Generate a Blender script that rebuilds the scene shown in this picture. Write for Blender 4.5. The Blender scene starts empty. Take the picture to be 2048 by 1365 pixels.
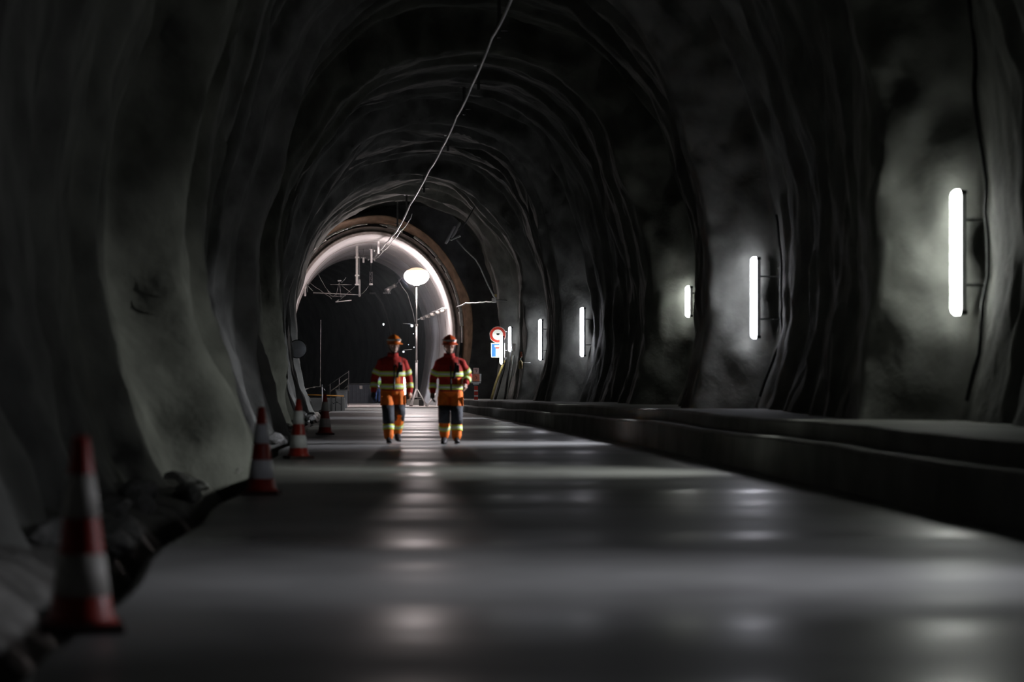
import bpy, bmesh, math, random
import numpy as np
from mathutils import Vector, Matrix
from mathutils.bvhtree import BVHTree

random.seed(7)
S = bpy.context.scene
COL = S.collection
PI = math.pi

# ------------------------------------------------------------------ camera, world, exposure
F = 85.0 / 36.0 * 2048.0            # focal length in pixels
VX, VY, CAMH = 722.0, 766.0, 1.0    # vanishing point in the picture, eye height in metres
cam_d = bpy.data.cameras.new('camera')
cam = bpy.data.objects.new('camera', cam_d)
COL.objects.link(cam)
cam.location = (0, 0, CAMH)
cam.rotation_euler = (PI / 2, 0, 0)
cam_d.lens = 85.0
cam_d.sensor_width = 36.0
cam_d.shift_x = (1024 - VX) / 2048.0
cam_d.shift_y = (VY - 682.5) / 2048.0
cam_d.clip_end = 500
cam_d.dof.use_dof = True
cam_d.dof.focus_distance = 92.0
cam_d.dof.aperture_fstop = 1.7
S.camera = cam

world = bpy.data.worlds.new('world')
S.world = world
world.use_nodes = True
world.node_tree.nodes['Background'].inputs[0].default_value = (0.5, 0.55, 0.6, 1)
world.node_tree.nodes['Background'].inputs[1].default_value = 0.002

S.view_settings.view_transform = 'Standard'
S.view_settings.look = 'None'
S.view_settings.exposure = 0.0
S.view_settings.gamma = 1.0
S.view_settings.use_curve_mapping = False
try:
    S.cycles.use_denoising = True
    S.cycles.max_bounces = 4
    S.cycles.diffuse_bounces = 2
    S.cycles.glossy_bounces = 2
    S.cycles.transmission_bounces = 0
    S.cycles.transparent_max_bounces = 2
    S.cycles.caustics_reflective = False
    S.cycles.caustics_refractive = False
    S.cycles.adaptive_threshold = 0.03
    S.cycles.sample_clamp_indirect = 4.0
    S.cycles.use_light_tree = False
except Exception:
    pass

LAMP_L = 28.0         # radiance of the wall tubes
BEAM_W = 34.0         # watts per metre thrown across the road by each tube's lens
BALLOON_L = 110.0


def W(px, py, Y):
    """point of the place that the pixel shows at depth Y"""
    return Vector(((px - VX) * Y / F, Y, CAMH - (py - VY) * Y / F))


# ------------------------------------------------------------------ materials
def mat(name, color, rough=0.6, metal=0.0, var=0.0, vscale=6.0, bump=0.0, bscale=30.0, spec=0.5,
        color2=None, stretch=(1, 1, 1), rvar=0.0, detail=3.0):
    m = bpy.data.materials.new(name)
    m.use_nodes = True
    nt = m.node_tree
    b = nt.nodes['Principled BSDF']
    b.inputs['Roughness'].default_value = rough
    b.inputs['Metallic'].default_value = metal
    b.inputs['Specular IOR Level'].default_value = spec
    c1 = (*color, 1)
    b.inputs['Base Color'].default_value = c1
    tc = nt.nodes.new('ShaderNodeTexCoord')
    mp = nt.nodes.new('ShaderNodeMapping')
    mp.inputs['Scale'].default_value = stretch
    nt.links.new(tc.outputs['Object'], mp.inputs['Vector'])
    n = nt.nodes.new('ShaderNodeTexNoise')
    n.inputs['Scale'].default_value = vscale
    n.inputs['Detail'].default_value = detail
    nt.links.new(mp.outputs[0], n.inputs['Vector'])
    mx = nt.nodes.new('ShaderNodeMix')
    mx.data_type = 'RGBA'
    v = max(var, 0.02)
    mx.inputs[6].default_value = (*[c * (1 - v) for c in color], 1)
    c2 = color2 if color2 else [min(1, c * (1 + v)) for c in color]
    mx.inputs[7].default_value = (*c2, 1)
    cr = nt.nodes.new('ShaderNodeMapRange')
    cr.inputs[1].default_value = 0.3
    cr.inputs[2].default_value = 0.7
    nt.links.new(n.outputs['Fac'], cr.inputs[0])
    nt.links.new(cr.outputs[0], mx.inputs[0])
    nt.links.new(mx.outputs[2], b.inputs['Base Color'])
    if rvar:
        rr = nt.nodes.new('ShaderNodeMapRange')
        rr.inputs[1].default_value = 0.3
        rr.inputs[2].default_value = 0.7
        rr.inputs[3].default_value = max(0.03, rough - rvar)
        rr.inputs[4].default_value = min(1, rough + rvar)
        nt.links.new(n.outputs['Fac'], rr.inputs[0])
        nt.links.new(rr.outputs[0], b.inputs['Roughness'])
    if bump:
        n2 = nt.nodes.new('ShaderNodeTexNoise')
        n2.inputs['Scale'].default_value = bscale
        n2.inputs['Detail'].default_value = 3
        nt.links.new(mp.outputs[0], n2.inputs['Vector'])
        bp = nt.nodes.new('ShaderNodeBump')
        bp.inputs['Strength'].default_value = bump
        bp.inputs['Distance'].default_value = 0.03
        nt.links.new(n2.outputs['Fac'], bp.inputs['Height'])
        nt.links.new(bp.outputs[0], b.inputs['Normal'])
    return m


def emit(name, color, strength):
    m = bpy.data.materials.new(name)
    m.use_nodes = True
    b = m.node_tree.nodes['Principled BSDF']
    b.inputs['Base Color'].default_value = (*[min(0.9, c * 0.8) for c in color], 1)
    b.inputs['Roughness'].default_value = 0.4
    b.inputs['Emission Color'].default_value = (*color, 1)
    b.inputs['Emission Strength'].default_value = strength
    return m


def road_mat():
    m = mat('road_concrete', (0.26, 0.26, 0.255), 0.36, var=0.25, vscale=0.8, stretch=(1, 0.7, 1), detail=3)
    nt = m.node_tree
    b = nt.nodes['Principled BSDF']
    tc = nt.nodes['Texture Coordinate']
    # damp film: roughness changes in strips laid across the road
    mp = nt.nodes.new('ShaderNodeMapping'); mp.inputs['Scale'].default_value = (0.16, 0.55, 1)
    nt.links.new(tc.outputs['Object'], mp.inputs['Vector'])
    n = nt.nodes.new('ShaderNodeTexNoise'); n.inputs['Scale'].default_value = 1.0; n.inputs['Detail'].default_value = 3
    nt.links.new(mp.outputs[0], n.inputs['Vector'])
    r = nt.nodes.new('ShaderNodeValToRGB')
    e = r.color_ramp.elements
    e[0].position = 0.33; e[0].color = (0.27, 0.27, 0.27, 1)
    e[1].position = 0.62; e[1].color = (0.52, 0.52, 0.52, 1)
    nt.links.new(n.outputs['Fac'], r.inputs[0])
    nt.links.new(r.outputs[0], b.inputs['Roughness'])
    b.inputs['Specular IOR Level'].default_value = 0.35
    # gentle cross ripples of the screeded slab
    mp2 = nt.nodes.new('ShaderNodeMapping'); mp2.inputs['Scale'].default_value = (0.5, 2.2, 1)
    nt.links.new(tc.outputs['Object'], mp2.inputs['Vector'])
    n2 = nt.nodes.new('ShaderNodeTexNoise'); n2.inputs['Scale'].default_value = 1.0; n2.inputs['Detail'].default_value = 4
    nt.links.new(mp2.outputs[0], n2.inputs['Vector'])
    bp = nt.nodes.new('ShaderNodeBump'); bp.inputs['Strength'].default_value = 0.09; bp.inputs['Distance'].default_value = 0.02
    nt.links.new(n2.outputs['Fac'], bp.inputs['Height'])
    nt.links.new(bp.outputs[0], b.inputs['Normal'])
    return m


def rock_mat():
    m = mat('shotcrete_rock', (0.155, 0.158, 0.145), 0.82, var=0.4, vscale=1.4, bump=0.55, bscale=7.0, spec=0.25, detail=4)
    return m


M = {}
M['rock'] = rock_mat()
M['road'] = road_mat()
M['ledge'] = mat('ledge_concrete', (0.20, 0.20, 0.185), 0.75, var=0.3, vscale=1.2, bump=0.25, bscale=12)
M['soil'] = mat('ditch_soil', (0.10, 0.098, 0.09), 0.7, var=0.4, vscale=3, bump=0.7, bscale=9, rvar=0.25)
M['stone'] = mat('broken_stone', (0.22, 0.22, 0.21), 0.6, var=0.4, vscale=5, bump=0.5, bscale=14, rvar=0.25)
M['lining'] = mat('lining_concrete', (0.55, 0.53, 0.53), 0.55, var=0.16, vscale=0.8, bump=0.1, bscale=5)
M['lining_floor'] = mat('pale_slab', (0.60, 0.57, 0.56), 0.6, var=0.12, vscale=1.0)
M['ring'] = mat('lining_end_face', (0.24, 0.20, 0.18), 0.7, var=0.35, vscale=4, bump=0.5, bscale=10)
M['membrane'] = mat('pale_membrane', (0.78, 0.74, 0.70), 0.45, var=0.2, vscale=8)
M['geo'] = mat('brown_geotextile', (0.34, 0.22, 0.145), 0.9, var=0.35, vscale=3, bump=0.4, bscale=12)
M['bulk'] = mat('dark_sprayed_face', (0.28, 0.28, 0.29), 0.85, var=0.3, vscale=2, bump=0.5, bscale=9)
M['farrock'] = mat('far_cavern_rock', (0.20, 0.20, 0.20), 0.9, var=0.4, vscale=0.6, bump=0.5, bscale=3)
M['cone_red'] = mat('cone_red', (0.34, 0.018, 0.007), 0.45, var=0.18, vscale=7, rvar=0.1)
M['cone_white'] = mat('cone_retrolit_white', (0.80, 0.81, 0.84), 0.4, var=0.08, vscale=9)  # retroreflected light put into the colour as a paler band white
M['cone_grey'] = mat('cone_dull_white', (0.52, 0.50, 0.46), 0.55, var=0.2, vscale=9)  # greyer, darker copy of the band white
M['rubber'] = mat('dark_rubber', (0.05, 0.022, 0.018), 0.8, var=0.3, vscale=8)
M['steel'] = mat('galvanised_steel', (0.52, 0.50, 0.49), 0.4, metal=0.75, var=0.15, vscale=9)
M['darksteel'] = mat('dull_steel', (0.20, 0.20, 0.20), 0.5, metal=0.6, var=0.25, vscale=9)
M['paint'] = mat('white_painted_steel', (0.74, 0.72, 0.72), 0.45, var=0.08, vscale=9)
M['alu'] = mat('lamp_housing', (0.45, 0.45, 0.46), 0.45, metal=0.5, var=0.1)
M['black'] = mat('black_plastic', (0.015, 0.015, 0.016), 0.5, var=0.3)
M['cable'] = mat('pale_cable_sheath', (0.86, 0.85, 0.86), 0.35, var=0.12, vscale=5)
M['jacket'] = mat('red_jacket_cloth', (0.40, 0.016, 0.007), 0.85, var=0.2, vscale=14, bump=0.3, bscale=22)
M['orange'] = mat('orange_cloth', (0.88, 0.19, 0.010), 0.8, var=0.15, vscale=14, bump=0.3, bscale=22)
M['darkcloth'] = mat('charcoal_cloth', (0.03, 0.033, 0.042), 0.75, var=0.3, vscale=14, bump=0.3, bscale=26)
M['yellow'] = mat('yellow_tape', (0.66, 0.80, 0.10), 0.5, var=0.08)
M['silver'] = mat('silver_tape', (0.72, 0.80, 0.72), 0.35, var=0.08)
M['skin'] = mat('skin', (0.52, 0.33, 0.25), 0.6, var=0.1, vscale=20)
M['helmet'] = mat('orange_helmet', (0.80, 0.20, 0.02), 0.35, var=0.06)
M['helmet_red'] = mat('red_helmet', (0.60, 0.09, 0.02), 0.35, var=0.06)
M['boot'] = mat('black_boot', (0.02, 0.02, 0.022), 0.55, var=0.3)
M['glove'] = mat('dark_glove', (0.035, 0.03, 0.03), 0.8, var=0.3)
M['blue_helmet'] = mat('blue_helmet', (0.02, 0.12, 0.65), 0.35, var=0.06)
M['vest'] = mat('lime_vest', (0.50, 0.85, 0.22), 0.7, var=0.1)
M['jeans'] = mat('blue_jeans', (0.05, 0.10, 0.26), 0.85, var=0.25, vscale=18)
M['shirt'] = mat('pale_blue_shirt', (0.45, 0.58, 0.72), 0.85, var=0.15)
M['sign_white'] = mat('sign_white', (0.82, 0.82, 0.82), 0.4, var=0.03)
M['sign_red'] = mat('sign_red', (0.55, 0.045, 0.03), 0.4, var=0.05)
M['sign_blue'] = mat('sign_blue', (0.04, 0.17, 0.50), 0.4, var=0.05)
M['sign_black'] = mat('sign_black', (0.02, 0.02, 0.02), 0.5, var=0.05)
M['mirror'] = mat('mirror_face', (0.78, 0.82, 0.86), 0.45, metal=0.85, var=0.08)
M['barrier'] = mat('orange_board', (0.58, 0.26, 0.04), 0.6, var=0.15)
M['container'] = mat('slate_container', (0.06, 0.075, 0.10), 0.5, var=0.2)
M['box_red'] = mat('salmon_plate', (0.80, 0.26, 0.16), 0.5, var=0.12, vscale=14)
M['tape'] = mat('site_tape', (0.7, 0.62, 0.55), 0.5, var=0.2)
M['yellow_hose'] = mat('ochre_hose', (0.42, 0.33, 0.12), 0.6, var=0.2)
M['hose'] = mat('grey_hose', (0.26, 0.26, 0.25), 0.6, var=0.2)


# ------------------------------------------------------------------ mesh helpers
def link(o):
    COL.objects.link(o)
    return o


def obj_from(name, verts, faces, material, parent=None, smooth=False, mats=None, idx=None):
    me = bpy.data.meshes.new(name)
    me.from_pydata([tuple(v) for v in verts], [], faces)
    for mm in (mats or [material]):
        me.materials.append(mm)
    if idx is not None:
        me.polygons.foreach_set('material_index', idx)
    if smooth:
        me.polygons.foreach_set('use_smooth', [True] * len(me.polygons))
    me.update()
    o = link(bpy.data.objects.new(name, me))
    if parent is not None:
        o.parent = parent
    return o


def obj_bm(name, bm, material, parent=None, smooth=False):
    bmesh.ops.recalc_face_normals(bm, faces=bm.faces[:])
    me = bpy.data.meshes.new(name)
    bm.to_mesh(me)
    bm.free()
    me.materials.append(material)
    if smooth:
        me.polygons.foreach_set('use_smooth', [True] * len(me.polygons))
    o = link(bpy.data.objects.new(name, me))
    if parent is not None:
        o.parent = parent
    return o


def thing(name, label, cat, loc=(0, 0, 0), rotz=0.0, group=None):
    o = bpy.data.objects.new(name, None)
    o.empty_display_size = 0.1
    link(o)
    o.location = loc
    o.rotation_euler = (0, 0, rotz)
    return tag(o, label, cat, group)


def tag(o, label, cat, group=None):
    o['label'] = label
    o['category'] = cat
    if group:
        o['group'] = group
    return o


def struct(o, label=None, cat=None):
    o['kind'] = 'structure'
    if label:
        o['label'] = label
    if cat:
        o['category'] = cat
    return o


def box(bm, c, s, rot=None, bevel=0.0):
    r = bmesh.ops.create_cube(bm, size=1.0)
    vs = r['verts']
    bmesh.ops.scale(bm, vec=s, verts=vs)
    if bevel:
        es = list({e for v in vs for e in v.link_edges})
        rb = bmesh.ops.bevel(bm, geom=es, offset=bevel, segments=2, affect='EDGES', profile=0.6)
        vs = list({v for f in rb['faces'] for v in f.verts} | {v for v in vs if v.is_valid})
        # collect every vertex of the island
        seen = set(vs); stack = list(vs)
        while stack:
            v = stack.pop()
            for e in v.link_edges:
                w = e.other_vert(v)
                if w not in seen:
                    seen.add(w); stack.append(w)
        vs = list(seen)
    if rot is not None:
        bmesh.ops.rotate(bm, cent=(0, 0, 0), matrix=rot, verts=vs)
    bmesh.ops.translate(bm, vec=c, verts=vs)
    return vs


def tube(bm, pts, rad, n=8, cap=True):
    """round tube along points; rad is a number or a list of numbers or (rx, ry) pairs"""
    pts = [Vector(p) for p in pts]
    k = len(pts)
    rads = rad if isinstance(rad, (list, tuple)) and len(rad) == k and not isinstance(rad, float) else [rad] * k
    rings = []
    ref = Vector((1, 0, 0))
    for i in range(k):
        if i == 0:
            t = pts[1] - pts[0]
        elif i == k - 1:
            t = pts[-1] - pts[-2]
        else:
            t = (pts[i + 1] - pts[i]).normalized() + (pts[i] - pts[i - 1]).normalized()
        if t.length < 1e-9:
            t = Vector((0, 0, 1))
        t.normalize()
        a = ref - t * ref.dot(t)
        if a.length < 0.2:
            a = Vector((0, 1, 0)) - t * t.y
        a.normalize()
        b = t.cross(a)
        r = rads[i]
        rx, ry = (r if isinstance(r, (list, tuple)) else (r, r))
        rings.append([bm.verts.new(pts[i] + a * (math.cos(2 * PI * j / n) * rx) + b * (math.sin(2 * PI * j / n) * ry)) for j in range(n)])
    for i in range(k - 1):
        for j in range(n):
            bm.faces.new((rings[i][j], rings[i][(j + 1) % n], rings[i + 1][(j + 1) % n], rings[i + 1][j]))
    if cap:
        bm.faces.new(list(reversed(rings[0])))
        bm.faces.new(rings[-1])
    return rings


def lathe(bm, prof, n=24, c=(0, 0, 0)):
    rings = []
    for (r, z) in prof:
        rings.append([bm.verts.new((c[0] + r * math.cos(2 * PI * j / n), c[1] + r * math.sin(2 * PI * j / n), c[2] + z)) for j in range(n)])
    for i in range(len(prof) - 1):
        for j in range(n):
            bm.faces.new((rings[i][j], rings[i][(j + 1) % n], rings[i + 1][(j + 1) % n], rings[i + 1][j]))
    bm.faces.new(list(reversed(rings[0])))
    bm.faces.new(rings[-1])


def tube_obj(name, pts, rad, material, parent=None, n=8, smooth=True):
    bm = bmesh.new()
    tube(bm, pts, rad, n)
    return obj_bm(name, bm, material, parent, smooth)


def box_obj(name, c, s, material, parent=None, rot=None, bevel=0.0):
    bm = bmesh.new()
    box(bm, c, s, rot, bevel)
    return obj_bm(name, bm, material, parent)


# ------------------------------------------------------------------ noise (numpy value noise)
_rng = np.random.RandomState(11)
_tab = _rng.rand(64, 64, 64)


def vnoise(x, y, z):
    xi, yi, zi = np.floor(x).astype(int), np.floor(y).astype(int), np.floor(z).astype(int)
    fx, fy, fz = x - xi, y - yi, z - zi
    fx, fy, fz = [f * f * (3 - 2 * f) for f in (fx, fy, fz)]
    def g(a, b, c):
        return _tab[(xi + a) % 64, (yi + b) % 64, (zi + c) % 64]
    c00 = g(0, 0, 0) * (1 - fx) + g(1, 0, 0) * fx
    c10 = g(0, 1, 0) * (1 - fx) + g(1, 1, 0) * fx
    c01 = g(0, 0, 1) * (1 - fx) + g(1, 0, 1) * fx
    c11 = g(0, 1, 1) * (1 - fx) + g(1, 1, 1) * fx
    return ((c00 * (1 - fy) + c10 * fy) * (1 - fz) + (c01 * (1 - fy) + c11 * fy) * fz) * 2 - 1


# ------------------------------------------------------------------ the rock tunnel
# blast rounds: at each ring the wall has flared outward and steps in again towards the far side
RY = [-24.0, -15.0, -1.3, 12.9, 26.6, 40.7, 54.4, 68.3, 82.6, 92.0, 100.5]
R_OUT = [6.8, 6.8, 6.8, 6.8, 6.80, 7.06, 7.60, 6.52, 6.42, 6.02, 5.8]
R_IN = [5.9, 5.9, 5.9, 5.9, 5.90, 5.95, 6.60, 5.62, 5.72, 5.38, 5.5]
L_OUT = [-2.9, -2.9, -2.9, -2.95, -2.60, -2.45, -2.35, -2.40, -2.65, -2.85, -3.0]
L_IN = [-2.8, -2.8, -2.8, -2.80, -1.98, -2.05, -1.98, -2.12, -2.42, -2.75, -3.0]
T_OUT = [9.3, 9.3, 9.3, 9.3, 9.3, 9.3, 9.3, 9.1, 8.8, 8.5, 8.3]
T_IN = [8.6, 8.6, 8.6, 8.6, 8.6, 8.6, 8.5, 8.35, 8.15, 8.1, 8.1]
CX, ZC = 2.1, 2.6


def saw(Y, out, inn, d0=0.16, d1=0.16):
    """piecewise: from inn[i] just past ring i out to out[i+1] at ring i+1, with a short step"""
    xs, ys = [], []
    for i, y in enumerate(RY):
        xs += [y - d0, y + d1]
        ys += [out[i], inn[i]]
    return np.interp(Y, xs, ys)


def rock_surface(Y, ph):
    """arrays of Y and angle -> X, Y, Z"""
    c, s = np.cos(ph), np.sin(ph)
    # wandering of the ring position round the section
    jit = 0.55 * vnoise(ph * 1.3 + 3.1, Y * 0.05, ph * 0) + 0.22 * vnoise(ph * 4.0, Y * 0.1, ph * 0 + 5.5)
    jit = jit * (0.25 + 0.75 * np.clip(np.abs(ph - 0.0) * 1.2 - 0.1, 0, 1))
    Yj = Y + jit
    # minor rounds between the main rings
    t = (Yj + 0.6 * vnoise(ph * 1.7 + 9, Y * 0.04, ph * 0 + 2)) / 3.05
    fr = t - np.floor(t)
    minor = (np.minimum(fr / 0.9, (1 - fr) / 0.1) - 0.5) * 0.24
    minor = minor * (0.5 + 0.9 * (0.5 + 0.5 * vnoise(np.floor(t) * 0.77 + 0.3, ph * 1.5, ph * 0 + 7)))
    xr, xl, zt = saw(Yj, R_OUT, R_IN, 0.15, 0.7), saw(Yj, L_OUT, L_IN, 0.1, 0.35), saw(Yj, T_OUT, T_IN)
    right = np.clip(c * 1.6, 0, 1)
    quiet = 1 - 0.55 * right * np.clip(1.2 - np.abs(s) * 1.4, 0, 1)
    big = 0.34 * vnoise(Y * 0.32, ph * 2.2 + 4, ph * 0 + 1.5) * quiet
    mid = 0.13 * vnoise(Y * 1.0, ph * 5.0 + 2, ph * 0 + 3.5)
    small = 0.05 * vnoise(Y * 2.7, ph * 12.0, ph * 0 + 8.5) + 0.022 * vnoise(Y * 6.5, ph * 27.0, ph * 0 + 12.5)
    d = (minor * quiet + big + mid + small)
    fade = np.clip((100.5 - Y) / 6.0, 0.15, 1)
    d = d * fade
    ax = np.where(c > 0, xr - CX, CX - xl)
    pc = np.sign(c) * np.abs(c) ** 0.86
    zup = (zt - ZC)
    zz = np.where(s > 0, zup * np.abs(s) ** 0.96, -5.0 * np.abs(s))
    X = CX + (ax + d) * pc
    Z = ZC + zz + d * s * 0.9
    # relief along the tunnel axis, so that the faces of the steps are rough too
    near = np.clip((97.0 - Y) / 4.0, 0, 1)
    Yo = Y + near * (0.30 * vnoise(X * 1.1 + 7, Z * 0.75, Y * 0.06) + 0.13 * vnoise(X * 3.1, Z * 2.0 + 5, Y * 0.3 + 3) + 0.05 * vnoise(X * 8.0, Z * 6.0, Y * 0.5 + 8))
    return X, Yo, Z


def grid_mesh(name, X, Y, Z, material):
    nu, nv = X.shape
    co = np.stack([X, Y, Z], -1).reshape(-1, 3)
    idx = np.arange(nu * nv).reshape(nu, nv)
    q = np.stack([idx[:-1, :-1], idx[1:, :-1], idx[1:, 1:], idx[:-1, 1:]], -1).reshape(-1, 4)
    me = bpy.data.meshes.new(name)
    me.vertices.add(len(co))
    me.vertices.foreach_set('co', co.astype(np.float32).ravel())
    me.loops.add(q.size)
    me.loops.foreach_set('vertex_index', q.astype(np.int32).ravel())
    me.polygons.add(len(q))
    me.polygons.foreach_set('loop_start', np.arange(0, q.size, 4, dtype=np.int32))
    me.polygons.foreach_set('use_smooth', np.ones(len(q), dtype=bool))
    me.update(calc_edges=True)
    me.materials.append(material)
    o = link(bpy.data.objects.new(name, me))
    return o


ys = np.concatenate([np.arange(-14.0, 8.0, 0.25), np.arange(8.0, 98.4, 0.085)])
phis = np.radians(np.linspace(-40, 220, 232))
YY, PP = np.meshgrid(ys, phis, indexing='ij')
RX_, RY_, RZ_ = rock_surface(YY, PP)
# the vault, split where wall turns into roof
cut1 = int(np.searchsorted(phis, math.radians(62)))
cut2 = int(np.searchsorted(phis, math.radians(118)))
for nm, a, b in (('wall_right', 0, cut1 + 1), ('ceiling', cut1, cut2 + 1), ('wall_left', cut2, len(phis))):
    o = grid_mesh(nm, RX_[:, a:b], RY_[:, a:b], RZ_[:, a:b], M['rock'])
    struct(o, {'wall_right': 'rough sprayed rock wall with stepped ribs behind the tube lamps',
               'ceiling': 'dark rough rock roof of the tunnel',
               'wall_left': 'rough rock wall with grey ribs behind the traffic cones'}[nm], {'ceiling': 'ceiling'}.get(nm, 'wall'))
_n0, _n1 = RX_.shape
_idx = np.arange(_n0 * _n1).reshape(_n0, _n1)
_q = np.stack([_idx[:-1, :-1], _idx[1:, :-1], _idx[1:, 1:], _idx[:-1, 1:]], -1).reshape(-1, 4)
BVH = BVHTree.FromPolygons(np.stack([RX_, RY_, RZ_], -1).reshape(-1, 3).tolist(), _q.tolist())


def rock_hit(origin, direction, dist=30):
    h = BVH.ray_cast(Vector(origin), Vector(direction).normalized(), dist)
    return h[0]


# ------------------------------------------------------------------ road, ditch, ledge
def strip_mesh(name, Ys, prof_fn, material, smooth=True, nz=0.0, nsc=1.0):
    """loft of an (X, Z) polyline along Y"""
    P = np.array([prof_fn(y) for y in Ys])          # n, k, 2
    X = P[:, :, 0]; Z = P[:, :, 1]
    Y = np.repeat(np.array(Ys)[:, None], X.shape[1], 1)
    if nz:
        Z = Z + nz * vnoise(X * nsc * 2, Y * nsc, X * 0 + 1.7) + 0.4 * nz * vnoise(X * nsc * 6, Y * nsc * 4, X * 0 + 4.7)
    o = grid_mesh(name, X, Y, Z, material)
    if not smooth:
        o.data.polygons.foreach_set('use_smooth', [False] * len(o.data.polygons))
    return o


def edge_l(y):
    return -1.15 + 0.05 * math.sin(y * 0.31) + 0.04 * math.sin(y * 1.13 + 1)


def xf(y):
    return float(np.interp(y, [0, 37, 56, 71, 78, 88, 99], [4.43, 4.43, 4.12, 3.74, 3.58, 3.36, 3.2]))


def h1(y):
    return float(np.interp(y, [0, 37, 56, 80, 99], [0.40, 0.40, 0.33, 0.22, 0.16]))


def h2(y):
    return float(np.interp(y, [0, 37, 60, 88, 99], [0.58, 0.58, 0.50, 0.38, 0.34]))


rys = list(np.arange(-16, 98.05, 0.5))


def road_prof(y):
    e = edge_l(y)
    pts = [(e - 0.02, -0.6), (e, -0.02), (e + 0.05, 0.0)]
    xs = np.linspace(e + 0.3, 6.0, 14)
    return pts + [(float(x), 0.0) for x in xs]


road = struct(strip_mesh('floor', rys, road_prof, M['road']), 'damp grey concrete roadway running through the tunnel', 'road')
road.data.polygons.foreach_set('use_smooth', [False] * len(road.data.polygons))


def ditch_prof(y):
    e = edge_l(y)
    w = 0.10 * math.sin(y * 0.7) + 0.06 * math.sin(y * 1.9)
    return [(e + 0.02, -0.50), (e - 0.15, -0.52), (e - 0.26 + w * .5, -0.50), (e - 0.36 + w * .5, -0.36), (e - 0.52 + w * .5, -0.14),
            (e - 0.75, -0.02), (e - 1.1, 0.04), (e - 1.5, 0.12), (e - 1.9, 0.2), (e - 2.4, 0.25)]


ditch = strip_mesh('ground_ditch', list(np.arange(-16, 98.05, 0.2)), ditch_prof, M['soil'], nz=0.09, nsc=1.6)
struct(ditch, 'dark drainage ditch of wet soil along the left wall', 'ditch')

LEDGE_END = 96.5


def ledge(name, xfun, x2fun, hfun, label):
    bm = bmesh.new()
    Ys = list(np.arange(-16, LEDGE_END - 0.2, 1.5)) + [LEDGE_END]
    rows = []
    for y in Ys:
        x, h = xfun(y), hfun(y)
        w = 0.015 * math.sin(y * 0.9) + 0.01 * math.sin(y * 2.3)
        dz = 0.012 * math.sin(y * 0.53 + 1) + 0.006 * math.sin(y * 1.7)
        prof = [(x + w, -0.05), (x + w + 0.01, h - 0.03 + dz), (x + w + 0.035, h + dz), (x2fun(y), h + dz), (x2fun(y), -0.05)]
        rows.append([bm.verts.new((px, y, pz)) for px, pz in prof])
    for a, b in zip(rows[:-1], rows[1:]):
        for j in range(4):
            bm.faces.new((a[j], a[j + 1], b[j + 1], b[j]))
    bm.faces.new(rows[0]); bm.faces.new(list(reversed(rows[-1])))
    o = obj_bm(name, bm, M['ledge'])
    struct(o, label, 'ledge')
    return o


ledge('trim_1', xf, lambda y: xf(y) + 0.34, h1, 'lower concrete kerb step beside the roadway')
ledge('trim_2', lambda y: xf(y) + 0.32, lambda y: xf(y) + 3.4, h2, 'upper concrete walkway ledge below the tube lamps')

# ------------------------------------------------------------------ portal and lined tunnel
PY = 98.0
LCX, LZC, LA, LB = 0.42, 3.0, 3.28, 4.0


def lcx(y):
    return LCX - max(0.0, y - PY) ** 2 / 620.0


def arch(y, grow=0.0, n=64, zmin=-0.12, cx=None):
    """inner arch of the lining as (X, Z), from right foot over the top to left foot"""
    c = lcx(y) if cx is None else cx
    a, b, bl = LA + grow, LB + grow, 5.7
    ph0 = -math.asin(min(1, (LZC - zmin) / bl))
    out = []
    for i in range(n + 1):
        p = ph0 + (PI - 2 * ph0) * i / n
        s, co = math.sin(p), math.cos(p)
        z = LZC + (b * s if s > 0 else bl * s)
        out.append((c + a * co, z))
    return out


lys = list(np.arange(PY - 0.2, 117.01, 0.5))
LX = np.array([[p[0] for p in arch(y)] for y in lys])
LZ = np.array([[p[1] for p in arch(y)] for y in lys])
LYm = np.repeat(np.array(lys)[:, None], LX.shape[1], 1)
lin = struct(grid_mesh('wall_lining', LX, LYm, LZ, M['lining']), 'smooth pale concrete lining of the far tunnel mouth', 'wall')
# block joints of the lining, slightly proud ribs every few metres
for jy in (103.2, 108.4, 113.6):
    bm = bmesh.new()
    A = arch(jy, -0.012); B = arch(jy, 0.02)
    rows = []
    for y0, P_ in ((jy - 0.03, B), (jy - 0.03, A), (jy + 0.03, A), (jy + 0.03, B)):
        rows.append([bm.verts.new((x, y0, z)) for x, z in P_])
    for r0, r1 in zip(rows[:-1], rows[1:]):
        for j in range(len(r0) - 1):
            bm.faces.new((r0[j], r0[j + 1], r1[j + 1], r1[j]))
    o = obj_bm('joint_strip', bm, M['ring'], lin)

# end face of the lining
bm = bmesh.new()
prof_rows = []
for g, y in ((0.0, PY - 0.2), (0.02, PY - 0.34), (0.09, PY - 0.50), (0.13, PY - 0.50), (0.15, PY - 0.44), (0.29, PY - 0.66), (0.31, PY - 0.62), (0.31, PY + 0.3)):
    prof_rows.append([bm.verts.new((x, y, z)) for x, z in arch(PY, g, 72, -0.1, LCX)])
for r0, r1 in zip(prof_rows[:-1], prof_rows[1:]):
    for j in range(len(r0) - 1):
        bm.faces.new((r0[j], r0[j + 1], r1[j + 1], r1[j]))
struct(obj_bm('trim_3', bm, M['ring']), 'brownish end face ring of the concrete lining', 'trim')

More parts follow.
